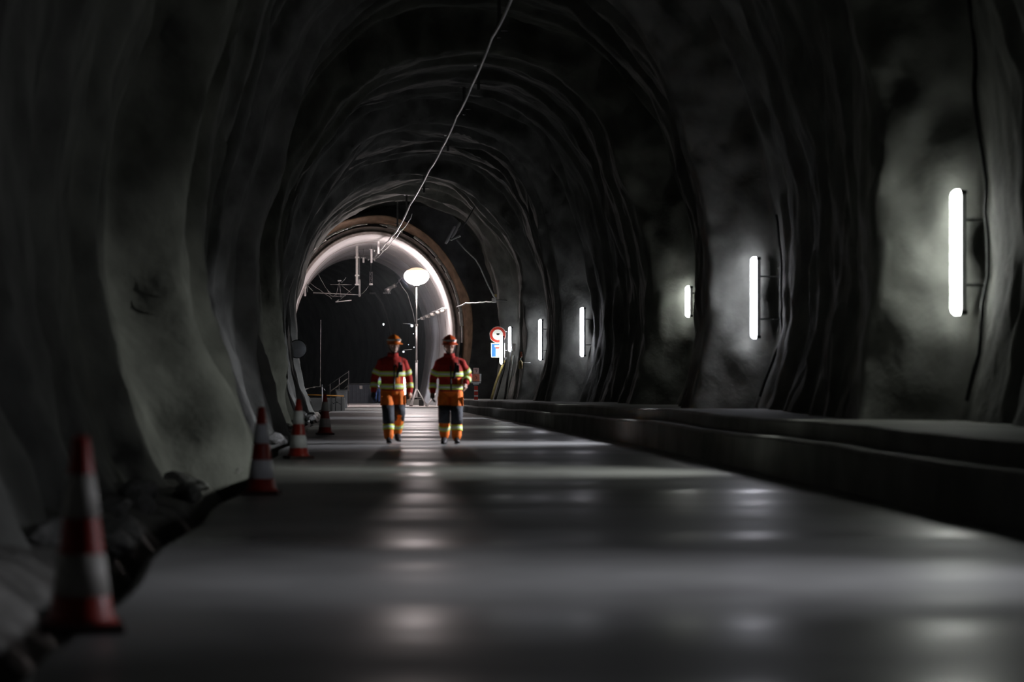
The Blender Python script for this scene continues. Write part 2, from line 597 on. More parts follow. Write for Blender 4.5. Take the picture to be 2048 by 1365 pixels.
# bulkhead between ring and rock
bm = bmesh.new()
inner = arch(PY, 0.28, 72, -0.1, LCX)
outer = [(LCX + (x - LCX) * 2.3, LZC + (z - LZC) * (1.9 if z > LZC else 1.0)) for x, z in inner]
rows = []
for k in range(9):
    f = k / 8
    rows.append([bm.verts.new((xi + (xo - xi) * f, PY - 0.05 - 0.25 * f + 0.07 * math.sin(k * 2.1 + j * 0.9), zi + (zo - zi) * f)) for j, ((xi, zi), (xo, zo)) in enumerate(zip(inner, outer))])
for r0, r1 in zip(rows[:-1], rows[1:]):
    for j in range(len(r0) - 1):
        bm.faces.new((r0[j], r0[j + 1], r1[j + 1], r1[j]))
struct(obj_bm('wall_portal', bm, M['bulk'], smooth=True), 'dark sprayed face around the tunnel mouth', 'wall')

# waterproofing edge: short pale strips round the outside of the ring
mem = thing('membrane_edge', 'ragged pale membrane edge around the lit tunnel mouth', 'membrane', (LCX, PY - 1.0, 0))
pts = arch(PY, 0.37, 96, 0.0, 0.0)
i = 0
while i < 95:
    run = random.choice((1, 2, 2, 3, 3, 4))
    j = min(96, i + run)
    if random.random() < 0.9:
        bm = bmesh.new()
        rr = 0.04 + 0.045 * random.random()
        off = random.uniform(-0.03, 0.04)
        seg = [Vector((x * (1 + off / 4), 0.0 + random.uniform(-0.06, 0.03), z + off * 0.4)) for x, z in pts[i:j + 1]]
        tube(bm, seg, [(rr, 0.03)] * len(seg), 6)
        obj_bm('strip', bm, M['membrane'], mem, True)
    i = j

# brown geotextile, crumpled, hanging out behind the ring
bm = bmesh.new()
n = 90
inn = arch(PY, 0.42, n, 0.05, 0.0)
rows = []
for k in range(7):
    row = []
    for j, (x, z) in enumerate(inn):
        a = j / n
        wd = 0.22 + 0.20 * float(vnoise(np.array([a * 9.0]), np.array([3.3]), np.array([0.5]))[0])
        if 0.02 < a < 0.24:
            wd += 0.20 * math.sin((a - 0.02) / 0.22 * PI)
        if 0.55 < a < 0.85:
            wd += 0.16 * math.sin((a - 0.55) / 0.3 * PI)
        wd = max(0.05, wd)
        dx, dz = x, z - LZC
        L = math.hypot(dx, dz)
        f = k / 6 * wd
        dep = -0.50 - 0.75 * (k / 6) + 0.13 * float(vnoise(np.array([a * 26.0]), np.array([k * 0.6]), np.array([1.5]))[0])
        row.append(bm.verts.new((x + dx / L * f, dep, z + dz / L * f)))
    rows.append(row)
for r0, r1 in zip(rows[:-1], rows[1:]):
    for j in range(n):
        bm.faces.new((r0[j], r0[j + 1], r1[j + 1], r1[j]))
geo = obj_bm('geotextile_sheet', bm, M['geo'], None, True)
geo.location = (LCX, PY - 0.1, 0)
md = geo.modifiers.new('thick', 'SOLIDIFY'); md.thickness = 0.012
tag(geo, 'crumpled brown geotextile sheet fringing the tunnel mouth', 'sheet')

# floor slab in the lined section
def lfloor(y):
    c = lcx(y)
    return [(c - 3.6, 0.03), (c - 1.0, 0.03), (c + 1.0, 0.03), (c + 3.6, 0.03)]


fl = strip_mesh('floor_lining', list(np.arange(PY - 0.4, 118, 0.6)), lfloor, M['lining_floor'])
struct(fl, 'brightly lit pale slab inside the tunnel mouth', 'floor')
box_obj('floor_edge', (LCX, PY - 0.4, 0.0), (6.0, 0.12, 0.055), M['lining_floor'], fl)

# far cavern beyond the lining
fys = list(np.arange(116.6, 190, 0.6))
fp = np.radians(np.linspace(-35, 215, 80))
FY, FP = np.meshgrid(np.array(fys), fp, indexing='ij')
fc = np.array([lcx(y) - 0.4 for y in fys])[:, None]
fd = 0.25 * vnoise(FY * 0.4, FP * 2.5, FP * 0 + 0.4) + 0.12 * vnoise(FY * 1.1, FP * 6, FP * 0 + 2.4)
cc, ss = np.cos(FP), np.sin(FP)
FXm = fc + (4.1 + fd) * np.sign(cc) * np.abs(cc) ** 0.9
FZm = 3.0 + np.where(ss > 0, (4.7 + fd) * ss, 5.4 * ss)
struct(grid_mesh('wall_cavern', FXm, FY, FZm, M['farrock']), 'unlit rock tunnel curving away beyond the lining', 'wall')


def ffloor(y):
    c = lcx(y)
    return [(c - 5, 0.0), (c, 0.0), (c + 5, 0.0)]


struct(strip_mesh('floor_cavern', list(np.arange(117.4, 190, 1.0)), ffloor, M['soil']), 'dark floor of the far tunnel', 'floor')
# end wall of the lining block (annulus that shows the step from lining to cavern)
bm = bmesh.new()
A = arch(117.0, 0.0); B = [(lcx(117) + (x - lcx(117)) * 1.5, LZC + (z - LZC) * (1.5 if z > LZC else 1)) for x, z in A]
r0 = [bm.verts.new((x, 117.0, z)) for x, z in A]; r1 = [bm.verts.new((x, 117.0, z)) for x, z in B]
for j in range(len(A) - 1):
    bm.faces.new((r0[j], r0[j + 1], r1[j + 1], r1[j]))
struct(obj_bm('trim_4', bm, M['farrock']), 'rear edge of the concrete lining', 'trim')


# ------------------------------------------------------------------ tube lamps on the right wall
def capsule_bar(bm, w, d, z0, z1, taper=0.06):
    """upright D-section bar with rounded ends, curved front towards -Y, flat back on y = 0"""
    prof = [(0.45, z0), (0.85, z0 + taper * 0.45), (1.0, z0 + taper), (1.0, z1 - taper), (0.85, z1 - taper * 0.45), (0.45, z1)]
    n = 8
    rings = []
    for k, z in prof:
        rings.append([bm.verts.new((math.cos(PI + PI * j / n) * w / 2 * k, math.sin(PI + PI * j / n) * d * k, z)) for j in range(n + 1)])
    n += 1
    for a, b in zip(rings[:-1], rings[1:]):
        for j in range(n):
            bm.faces.new((a[j], a[(j + 1) % n], b[(j + 1) % n], b[j]))
    bm.faces.new(list(reversed(rings[0]))); bm.faces.new(rings[-1])


def wall_lamp(label, X, Y, z0, z1, color, strength, w=0.16, tilt=0.0, group='tube lamps along the rock wall', face=-1.45, brackets=True, beam=0.0, along=0.1, spread=56):
    t = thing('tube_lamp', label, 'lamp', (X, Y, z0), face, group)
    t.rotation_euler = (0, tilt, face)
    h = z1 - z0
    bm = bmesh.new(); capsule_bar(bm, w, w * 0.55, 0, h)
    obj_bm('diffuser', bm, emit('tube_light', color, strength), t, True)
    bm = bmesh.new(); box(bm, (0, w * 0.22, h / 2), (w * 0.96, w * 0.40, h * 0.97), bevel=0.01)
    obj_bm('housing', bm, M['alu'], t)
    for k in (0.03, h - 0.03):
        bm = bmesh.new(); box(bm, (0, w * 0.22, k), (w * 1.0, w * 0.46, 0.05), bevel=0.01)
        obj_bm('end_cap', bm, M['black'], t)
    if beam:
        # the tube's lens throws most of its light straight across the tunnel
        ld = bpy.data.lights.new('tube_beam', 'AREA')
        ld.shape = 'RECTANGLE'; ld.size = w * 0.8; ld.size_y = h * 0.5
        ld.energy = beam * h; ld.color = color; ld.spread = math.radians(spread)
        lo = link(bpy.data.objects.new('tube_beam', ld))
        # an area light shines along its local -Z; turn it to face the road, slightly down the tunnel
        dirw = Vector((-1.0, along, -0.42)).normalized()
        lo.rotation_euler = dirw.to_track_quat('-Z', 'Y').to_euler()
        bpy.context.view_layer.update()
        lo.parent = t
        lo.matrix_parent_inverse = t.matrix_world.inverted()
        lo.location = Vector((X, Y, z0 + h / 2)) + Vector((-w * 0.62 - h * 0.11, -w * 0.06, 0))
    if brackets:
        bpy.context.view_layer.update()
        mw = t.matrix_world
        for k in (0.24, 0.76):
            p = mw @ Vector((0, w * 0.6, h * k))
            d = (mw.to_3x3() @ Vector((0.35, 1, 0))).normalized()
            q = BVH.ray_cast(p, d, 1.5)[0]
            L = (q - p).length + 0.02 if q is not None else 0.2
            bm = bmesh.new()
            tube(bm, [(0, w * 0.55, h * k), (0.35 / 1.06 * L, w * 0.6 + L / 1.06, h * k)], 0.016, 6)
            obj_bm('bracket', bm, M['darksteel'], t)
    return t


NEUT = (0.96, 1.0, 0.93)
VIO = (0.90, 0.91, 1.0)
lamps = [
    (6.55, 12.45, 1.77, 3.20, VIO, 'tube lamp on the rock wall just out of the picture'),
    (None, 26.15, None, None, NEUT, 'largest and nearest glowing tube lamp, with two bracket arms'),
    (None, 40.2, None, None, VIO, 'second largest glowing tube lamp, above the kerb ledge'),
    (None, 53.85, None, None, NEUT, 'short glowing tube lamp half hidden in a rocky recess'),
    (None, 67.9, None, None, VIO, 'glowing tube lamp on a narrow pale rib, third full-length one'),
    (None, 82.2, None, None, VIO, 'glowing tube lamp on the dark wall, fourth full-length one'),
    (None, 91.3, None, None, VIO, 'small slanted tube lamp just right of the round road sign'),
    (None, 90.8, None, None, NEUT, 'small tube lamp glaring across the right edge of the two road signs'),
]
pix = {1: (1917, 380, 631), 2: (1511, 514, 678), 3: (1378, 572, 635), 4: (1166, 615, 714), 5: (1082, 639, 721), 6: (1021, 654, 704), 7: (1004, 672, 729)}
TILT = {0: -0.03, 1: 0.20, 2: -0.20}
for i, (X, Y, z0, z1, c, lab) in enumerate(lamps):
    tl = 0.0
    if i in pix:
        px, ya, yb = pix[i]
        if i <= 5:
            # hang the tube just clear of the rock face behind it
            ds = []
            for f in (0.02, 0.25, 0.5, 0.75, 0.98):
                for dx in (-6, 6):
                    d_ = W(px + dx, ya + (yb - ya) * f, 1.0) - Vector((0, 0, CAMH))
                    hh = rock_hit((0, 0, CAMH), d_, 130)
                    if hh is not None:
                        ds.append(hh.y)
            if ds:
                pass
                Y = min(max(min(ds) - 0.20, Y - 1.2), Y + 1.2)
        a, b = W(px, ya, Y), W(px, yb, Y)
        X, z0, z1 = a.x, b.z, a.z
        if i in (6, 7):
            tl = 0.03
    hit = rock_hit((CX, Y, (z0 + z1) / 2), (1, 0, 0))
    if hit is not None and hit.x < X + 0.05:
        print('LAMP IN ROCK', i, X, hit.x)
    wall_lamp(lab, X, Y, z0, z1, c, LAMP_L * (2.0 if i == 0 else 1.0), tilt=tl, brackets=(i in (1, 2, 3, 4, 5)), beam=BEAM_W * {0: 0.50, 1: 0.75, 2: 1.5}.get(i, 1.0), along=TILT.get(i, 0.1), spread=52 if i == 0 else 60)


# dark supply cables beside the two nearest lamps
def wall_cable(label, Y, a0, a1, r, material, lift=0.03, n=26, wob=0.05, name='supply_cable'):
    P_ = []
    for k in range(n + 1):
        f = k / n
        ph = math.radians(a0 + (a1 - a0) * f)
        y = Y + wob * math.sin(f * 7)
        d = Vector((math.cos(ph), 0, math.sin(ph)))
        h = rock_hit((CX, y, ZC), d)
        if h is None:
            continue
        P_.append(h - d * lift)
    o = tube_obj(name, P_, r, material)
    return o


# ------------------------------------------------------------------ balloon light
def balloon_light():
    Y = 100.0
    b = W(833, 553, Y)
    t = thing('balloon_light', 'glowing balloon work light on a tall white mast with tripod', 'work light', (b.x, Y, 0.03))
    zc = b.z - 0.03
    # white lower skin, orange cap
    rx, rz = 0.52, 0.36
    prof = [(0.04, -rz)]
    for k in range(1, 18):
        a = -PI / 2 + PI * k / 24
        prof.append((rx * math.cos(a), rz * math.sin(a)))
    bm = bmesh.new(); lathe(bm, prof[:1] + prof[1::2] if len(prof) % 2 == 0 else prof[::2], 20, (0, 0, zc))
    obj_bm('balloon_skin', bm, emit('balloon_white', (1.0, 0.87, 0.85), BALLOON_L), t, True)
    prof = []
    for k in range(0, 8):
        a = -PI / 2 + PI * (17 + k) / 24
        prof.append((max(0.02, rx * math.cos(a)) * 1.001, rz * math.sin(a)))
    bm = bmesh.new(); lathe(bm, prof, 32, (0, 0, zc))
    cp = obj_bm('balloon_cap', bm, emit('balloon_orange', (1.0, 0.62, 0.42), 1.1), t, True)
    cp['label'] = 'orange upper cap of the balloon'
    # mast sections
    tube_obj('mast', [(0, 0, 0.35), (0, 0, 1.9)], 0.045, M['paint'], t)
    tube_obj('mast', [(0, 0, 1.85), (0, 0, 3.4)], 0.036, M['paint'], t)
    tube_obj('mast', [(0, 0, 3.35), (0, 0, zc - rz + 0.02)], 0.028, M['paint'], t)
    for z in (1.85, 3.35):
        bm = bmesh.new(); lathe(bm, [(0.06, z - 0.05), (0.065, z), (0.06, z + 0.05)], 12)
        obj_bm('collar', bm, M['steel'], t)
    bm = bmesh.new(); lathe(bm, [(0.10, zc - rz - 0.05), (0.12, zc - rz - 0.02), (0.06, zc - rz + 0.02)], 16)
    obj_bm('socket', bm, M['black'], t)
    for a in (-0.15, 2.2, 4.2):
        d = Vector((math.cos(a), math.sin(a), 0))
        leg = tube_obj('leg', [(0, 0, 0.75), tuple(d * 0.42 + Vector((0, 0, 0.02)))], 0.028, M['paint'], t)
        bm = bmesh.new(); lathe(bm, [(0.05, 0.0), (0.05, 0.03)], 10, tuple(d * 0.42))
        obj_bm('foot', bm, M['rubber'], leg)
        tube_obj('brace', [(0, 0, 0.38), tuple(d * 0.21 + Vector((0, 0, 0.36)))], 0.014, M['paint'], t)
    # small ballast unit hung on the leg
    bm = bmesh.new(); box(bm, (0.20, 0.10, 0.14), (0.2, 0.18, 0.26), bevel=0.02)
    obj_bm('ballast_box', bm, M['black'], t)
    return t


balloon_light()


# ------------------------------------------------------------------ traffic cones
def cone(label, px, py, Y, white, rz, hh=0.785):
    t = thing('traffic_cone', label, 'traffic cone', ((px - VX) * Y / F, Y, 0.0), rz, 'traffic cones along the road edge')
    b = 0.128          # radius where the cone leaves its foot
    top = 0.032
    z0 = 0.035

    def R(z):
        return b + (top - b) * (z - z0) / (hh - z0)
    bm = bmesh.new(); box(bm, (0, 0, 0.018), (0.34, 0.34, 0.036), bevel=0.012)
    obj_bm('base', bm, M['rubber'], t)
    bm = bmesh.new()
    lathe(bm, [(R(z0) + 0.03, z0 - 0.004), (R(z0 + 0.03) + 0.006, z0 + 0.03), (R(0.3), 0.3), (R(0.55), 0.55), (R(hh - 0.01), hh - 0.01), (top * 0.7, hh), (top * 0.62, hh - 0.03)], 28)
    obj_bm('body', bm, M['cone_red'], t, True)
    for za, zb in ((0.141, 0.314), (0.455, 0.632)):
        bm = bmesh.new()
        lathe(bm, [(R(za) - 0.004, za), (R(za) + 0.004, za + 0.003), (R(zb) + 0.004, zb - 0.003), (R(zb) - 0.004, zb)], 28)
        obj_bm('reflective_band', bm, white, t, True)
    return t


cone('red traffic cone with dull grey bands, nearest and largest of the four', 162, 0, 9.75, M['cone_grey'], 0.15)
cone('red traffic cone with bright white bands, second along the road edge', 523, 0, 21.6, M['cone_white'], -0.1)
cone('red traffic cone with white bands, third along the edge beside rubble', 597, 0, 31.8, M['cone_white'], 0.3)
cone('red traffic cone with grey bands before the concrete block, most distant', 650, 0, 46.5, M['cone_grey'], 0.1)


# ------------------------------------------------------------------ rubble along the left wall
stone_meshes = []
for k in range(6):
    bm = bmesh.new()
    bmesh.ops.create_icosphere(bm, subdivisions=2, radius=1.0)
    rs = random.Random(k + 40)
    for v in bm.verts:
        v.co *= 0.78 + 0.4 * rs.random()
        v.co.z *= 0.62
        v.co.x *= 1.15
    me = bpy.data.meshes.new('rubble_stone'); bm.to_mesh(me); bm.free(); me.materials.append(M['stone'])
    stone_meshes.append(me)
rs = random.Random(5)
for k in range(64):
    y = 15.5 + (k / 64) ** 1.25 * 62 + rs.uniform(-0.4, 0.4)
    e = edge_l(y)
    off = rs.uniform(0.52, 0.92)
    sz = rs.uniform(0.07, 0.17) 
    zz = float(np.interp(-off, [-1.5, -1.1, -0.75, -0.52, -0.36], [0.12, 0.04, -0.02, -0.14, -0.36]))
    o = link(bpy.data.objects.new('rubble_stone', rs.choice(stone_meshes)))
    hw = rock_hit((0.5, y, max(0.05, zz + sz * 0.3)), (-1, 0, 0))
    xx = e - off
    if hw is not None:
        xx = min(max(xx, hw.x + sz * 1.25), e - 0.3)
    o.location = (xx, y, zz + sz * 0.25)
    o.rotation_euler = (rs.uniform(-0.4, 0.4), rs.uniform(-0.4, 0.4), rs.uniform(0, 6))
    o.scale = (sz, sz * rs.uniform(0.8, 1.2), sz)
    tag(o, 'lump of broken rock in the rubble at the foot of the left wall', 'stone', 'rubble at the foot of the left wall')


# ------------------------------------------------------------------ people
def remesh(name, bm, material, voxel, parent, smooth_iter=4):
    bmesh.ops.recalc_face_normals(bm, faces=bm.faces[:])
    me = bpy.data.meshes.new(name + '_raw'); bm.to_mesh(me); bm.free()
    o = bpy.data.objects.new(name + '_raw', me); COL.objects.link(o)
    m = o.modifiers.new('r', 'REMESH'); m.mode = 'VOXEL'; m.voxel_size = voxel; m.use_smooth_shade = True
    sm = o.modifiers.new('s', 'SMOOTH'); sm.iterations = smooth_iter; sm.factor = 0.5
    dg = bpy.context.evaluated_depsgraph_get()
    ev = o.evaluated_get(dg)
    out = bpy.data.meshes.new_from_object(ev)
    out.name = name
    bpy.data.objects.remove(o); bpy.data.meshes.remove(me)
    out.materials.clear(); out.materials.append(material)
    out.polygons.foreach_set('use_smooth', [True] * len(out.polygons))
    r = link(bpy.data.objects.new(name, out)); r.parent = parent
    return r


def ball(bm, c, r, seg=12):
    rr = bmesh.ops.create_uvsphere(bm, u_segments=seg, v_segments=max(6, seg * 2 // 3), radius=1.0)
    bmesh.ops.scale(bm, vec=r if isinstance(r, (tuple, list)) else (r, r, r), verts=rr['verts'])
    bmesh.ops.translate(bm, vec=c, verts=rr['verts'])
    return rr['verts']


def limb(bm, pts, rads, n=14):
    tube(bm, pts, rads, n)
    for p, r in zip(pts, rads):
        rr = r if not isinstance(r, (tuple, list)) else min(r)
        ball(bm, p, rr * 0.98, 10)


def V(*a):
    return Vector(a)


def lerp(a, b, f):
    return Vector(a) * (1 - f) + Vector(b) * f


def hand(bm, wrist, direction, side, curl=0.5, k=1.0):
    """palm with four fingers and a thumb; side = +1 / -1 is the thumb's way across the palm"""
    d = Vector(direction).normalized()
    fwd = Vector((0, -1, 0)) - d * d.dot(Vector((0, -1, 0)))
    fwd.normalize()                       # thumb side, towards the walker's front
    nrm = d.cross(fwd).normalized() * side   # palm normal, towards the thigh
    w = Vector(wrist)
    limb(bm, [w - d * 0.03 * k, w + d * 0.03 * k, w + d * 0.085 * k], [(0.027 * k, 0.027 * k), (0.034 * k, 0.026 * k), (0.036 * k, 0.022 * k)], 10)
    for j in (-1.5, -0.5, 0.5, 1.5):
        ball(bm, w + d * 0.07 * k + fwd * (j * 0.020 * k), 0.017 * k, 8)
    lens = (0.062, 0.074, 0.078, 0.070)
    for j, L in zip((-1.5, -0.5, 0.5, 1.5), lens):
        a = w + d * 0.085 * k + fwd * (j * 0.022 * k)
        b = a + (d * (1 - 0.25 * curl) + nrm * 0.45 * curl).normalized() * L * 0.45 * k
        c = b + (d * (1 - 0.7 * curl) + nrm * 0.95 * curl).normalized() * L * 0.32 * k
        e = c + (d * (1 - 1.1 * curl) + nrm * 1.2 * curl).normalized() * L * 0.26 * k
        limb(bm, [a, b, c, e], [0.0105 * k, 0.010 * k, 0.009 * k, 0.0075 * k], 8)
    a = w + d * 0.025 * k + fwd * 0.028 * k
    b = a + (d * 0.65 + fwd * 0.7 + nrm * 0.25).normalized() * 0.040 * k
    c = b + (d * 0.9 + fwd * 0.25 + nrm * 0.4).normalized() * 0.032 * k
    limb(bm, [a, b, c], [0.014 * k, 0.0115 * k, 0.009 * k], 8)


def ell_band(name, c, rx, ry, h, parent, mats, tangent=(0, 0, 1), n=28, a0=0.0, a1=2 * PI, th=0.006, yaw=0.0):
    """reflective tape: three stacked strips (yellow, silver, yellow) round an elliptical section"""
    t = Vector(tangent).normalized()
    a = Vector((1, 0, 0)) - t * t.x
    a.normalize()
    b = t.cross(a)
    verts, faces, idx = [], [], []
    hs = [-0.5, -0.2, -0.2, 0.2, 0.2, 0.5]
    full = abs(a1 - a0) > 6.2
    m = n if full else n + 1
    for hh_ in hs:
        for j in range(m):
            ang = a0 + (a1 - a0) * j / n
            verts.append(Vector(c) + a * (math.cos(ang) * (rx + th)) + b * (math.sin(ang) * (ry + th)) + t * hh_ * h)
    for lvl, mi in ((0, 0), (2, 1), (4, 0)):
        for j in range(n):
            j2 = (j + 1) % m
            faces.append((lvl * m + j, lvl * m + j2, (lvl + 1) * m + j2, (lvl + 1) * m + j)); idx.append(mi)
    o = obj_from(name, verts, faces, None, parent, True, mats, idx)
    md = o.modifiers.new('t', 'SOLIDIFY'); md.thickness = 0.004
    return o


def make_head(bm, c, k=1.0, turn=0.0, nod=0.0):
    """head with brow, eyes, nose, mouth, chin and ears, facing -Y; c is the head's centre"""
    tmp = bmesh.new()
    ball(tmp, (0, 0.01, 0.02), (0.076, 0.094, 0.105), 20)
    ball(tmp, (0, -0.030, -0.055), (0.056, 0.058, 0.070), 16)      # jaw
    ball(tmp, (0, -0.068, -0.100), (0.024, 0.020, 0.018), 10)      # chin
    tube(tmp, [(0, -0.083, 0.020), (0, -0.098, -0.008), (0, -0.112, -0.030), (0, -0.092, -0.040)], [0.010, 0.012, 0.016, 0.012], 8)   # nose
    ball(tmp, (0, -0.083, 0.034), (0.058, 0.016, 0.011), 12)       # brow
    for s in (-1, 1):
        ball(tmp, (s * 0.030, -0.079, 0.006), (0.013, 0.010, 0.008), 8)   # eyes
        ball(tmp, (s * 0.043, -0.066, -0.022), (0.020, 0.016, 0.016), 8)  # cheek bones
        ball(tmp, (s * 0.079, 0.012, -0.005), (0.010, 0.020, 0.032), 8)   # ears
    ball(tmp, (0, -0.086, -0.062), (0.024, 0.010, 0.006), 8)       # upper lip
    ball(tmp, (0, -0.083, -0.074), (0.021, 0.010, 0.006), 8)       # lower lip
    R = Matrix.Translation(Vector(c)) @ Matrix.Rotation(turn, 4, 'Z') @ Matrix.Rotation(nod, 4, 'X') @ Matrix.Scale(k, 4)
    tmp.transform(R)
    me = bpy.data.meshes.new('tmp'); tmp.to_mesh(me); tmp.free()
    bm.from_mesh(me); bpy.data.meshes.remove(me)
    return R


def person(label, loc, rz, J, cfg):
    """J: joints in local metres, front towards -Y. One continuous body, clothes as children."""
    t = thing('person', label, 'person', loc, rz)
    pel, che, nek, hed = V(*J['pelvis']), V(*J['chest']), V(*J['neck']), V(*J['head'])
    vox = cfg.get('voxel', 0.009)
    turn, nod = cfg.get('turn', 0), cfg.get('nod', 0)
    # ---- body
    bm = bmesh.new()
    mid = lerp(pel, che, 0.5)
    tube(bm, [pel - V(0, 0, 0.08), pel, mid, che, lerp(che, nek, 0.6), nek], [(0.13, 0.09), (0.15, 0.105), (0.135, 0.095), (0.165, 0.11), (0.12, 0.085), (0.055, 0.055)], 18)
    limb(bm, [nek - V(0, 0, 0.04), lerp(nek, hed, 0.6)], [0.058, 0.056])
    HR = make_head(bm, hed, cfg.get('headk', 1.1), turn, nod)
    for s in 'LR':
        sh, el, wr = V(*J['sh' + s]), V(*J['el' + s]), V(*J['wr' + s])
        limb(bm, [lerp(che, nek, 0.4), sh, lerp(sh, el, 0.5), el, lerp(el, wr, 0.4), wr], [0.06, 0.055, 0.045, 0.038, 0.036, 0.026])
        hp, kn, an = V(*J['hp' + s]), V(*J['kn' + s]), V(*J['an' + s])
        limb(bm, [pel, hp, lerp(hp, kn, 0.5), kn, lerp(kn, an, 0.35), an, an - V(0, 0, 0.05)], [0.09, 0.085, 0.07, 0.052, 0.052, 0.036, 0.036])
        if not cfg.get('gloves', {}).get(s):
            hand(bm, wr, J.get('hd' + s, (wr - el)), 1 if s == 'L' else -1, cfg.get('curl', {}).get(s, 0.5))
    remesh('body', bm, M['skin'], cfg.get('bvox', 0.0065), t, 2)
    for s in 'LR':
        if cfg.get('gloves', {}).get(s):
            sh, el, wr = V(*J['sh' + s]), V(*J['el' + s]), V(*J['wr' + s])
            bm = bmesh.new(); hand(bm, wr, J.get('hd' + s, (wr - el)), 1 if s == 'L' else -1, cfg.get('curl', {}).get(s, 0.5), 1.12)
            remesh('glove', bm, M['glove'], 0.0065, t, 2)
    # ---- jacket
    bm = bmesh.new()
    hem = pel + V(0, 0, cfg.get('hem', -0.06))
    W1 = cfg.get('girth', 1.0)
    secs = [(hem, 0.196, 0.150), (lerp(hem, mid, 0.55), 0.192, 0.146), (mid, 0.190, 0.142), (lerp(mid, che, 0.6), 0.206, 0.150),
            (che, 0.212, 0.148), (lerp(che, nek, 0.42), 0.205, 0.132), (lerp(che, nek, 0.74), 0.172, 0.112), (nek + V(0, 0, -0.01), 0.108, 0.088), (nek + V(0, -0.004, 0.045), 0.078, 0.074)]
    tube(bm, [p for p, _, _ in secs], [(a * W1, b * W1) for _, a, b in secs], 24)
    for s in 'LR':
        sh, el, wr = V(*J['sh' + s]), V(*J['el' + s]), V(*J['wr' + s])
        limb(bm, [lerp(che, nek, 0.35), lerp(lerp(che, nek, 0.35), sh, 0.6), sh, lerp(sh, el, 0.5), el, lerp(el, wr, 0.5), lerp(el, wr, 0.93)], [0.075, 0.076, 0.074, 0.072, 0.065, 0.058, 0.052])
        limb(bm, [nek + V(0, 0, -0.045), lerp(nek, sh, 0.5) + V(0, 0, -0.008), sh + V(0, 0, 0.002)], [0.070, 0.070, 0.072])
    jk = remesh('jacket', bm, cfg['jacket'], vox, t, 5)
    tape = cfg.get('tape')
    if tape:
        def tors(f):
            """centre and radii at fraction f of the jacket's height"""
            zs = [p.z for p, _, _ in secs]
            z = zs[0] + (zs[5] - zs[0]) * f
            for (p, a, b), (q, a2, b2) in zip(secs[:-1], secs[1:]):
                if p.z <= z <= q.z:
                    g = (z - p.z) / max(1e-6, q.z - p.z)
                    return lerp(p, q, g), (a + (a2 - a) * g) * W1, (b + (b2 - b) * g) * W1
        for f in cfg.get('tapes', (0.16, 0.66)):
            c, rx, ry = tors(f)
            ell_band('reflective_tape', c, rx + 0.004, ry + 0.004, 0.085, jk, tape)
        for s in 'LR':
            sh, el, wr = V(*J['sh' + s]), V(*J['el' + s]), V(*J['wr' + s])
            ell_band('reflective_tape', lerp(sh, el, 0.60), 0.076, 0.076, 0.085, jk, tape, el - sh, 18)
            ell_band('reflective_tape', lerp(el, wr, 0.55), 0.062, 0.062, 0.085, jk, tape, wr - el, 18)
        # dark zip placket, radio harness strap and orange lower panel on the front
        c, rx, ry = tors(0.42)
        pts = []
        for f in (0.02, 0.2, 0.4, 0.6, 0.8, 0.98):
            c, rx, ry = tors(f); pts.append(c + V(0.012, -ry - 0.012, 0))
        bm = bmesh.new(); tube(bm, pts, [(0.012, 0.006)] * 6, 6); obj_bm('zip', bm, M['black'], jk)
        pts = []
        for f, dx in ((1.08, 0.105), (0.95, 0.10), (0.8, 0.085), (0.68, 0.07), (0.5, 0.06)):
            f2 = min(f, 0.99)
            c, rx, ry = tors(f2); pts.append(c + V(dx, -ry * math.sqrt(max(0.05, 1 - (dx / rx) ** 2)) - 0.014, (f - f2) * 0.5))
        bm = bmesh.new(); tube(bm, pts, [(0.022, 0.008)] * 5, 6); o = obj_bm('harness_strap', bm, M['black'], jk)
        c, rx, ry = tors(0.86)
        bm = bmesh.new(); box(bm, c + V(0.125, -ry * 0.82 - 0.03, 0.0), (0.055, 0.035, 0.12), bevel=0.008)
        tube(bm, [c + V(0.14, -ry * 0.82 - 0.03, 0.05), c + V(0.145, -ry * 0.82 - 0.025, 0.18)], 0.006, 6)
        obj_bm('radio', bm, M['black'], jk)
        for f0, f1, x0, x1 in cfg.get('panels', ((0.24, 0.58, 0.03, 0.115), (0.74, 0.9, 0.03, 0.10))):
            verts, faces = [], []
            nx, nz_ = 6, 5
            for b_ in range(nz_ + 1):
                c, rx, ry = tors(f0 + (f1 - f0) * b_ / nz_)
                for a_ in range(nx + 1):
                    dx = x0 + (x1 - x0) * a_ / nx
                    verts.append(c + V(dx, -ry * math.sqrt(max(0.02, 1 - (dx / rx) ** 2)) - 0.008, 0))
            for b_ in range(nz_):
                for a_ in range(nx):
                    q = b_ * (nx + 1) + a_
                    faces.append((q, q + 1, q + nx + 2, q + nx + 1))
            o = obj_from('front_panel', verts, faces, M['orange'], jk, True)
            o.modifiers.new('t', 'SOLIDIFY').thickness = 0.006
    # ---- collar flap
    bm = bmesh.new()
    tube(bm, [nek + V(0, -0.003, 0.0), nek + V(0, -0.006, 0.065)], [(0.096, 0.088), (0.086, 0.082)], 18, cap=False)
    o = obj_bm('collar', bm, cfg['jacket'], jk, True); o.modifiers.new('t', 'SOLIDIFY').thickness = 0.008
    # ---- trousers
    bm = bmesh.new()
    tube(bm, [pel + V(0, 0, -0.13), pel + V(0, 0, -0.05), pel + V(0, 0, 0.06)], [(0.155, 0.125), (0.178, 0.136), (0.172, 0.130)], 20)
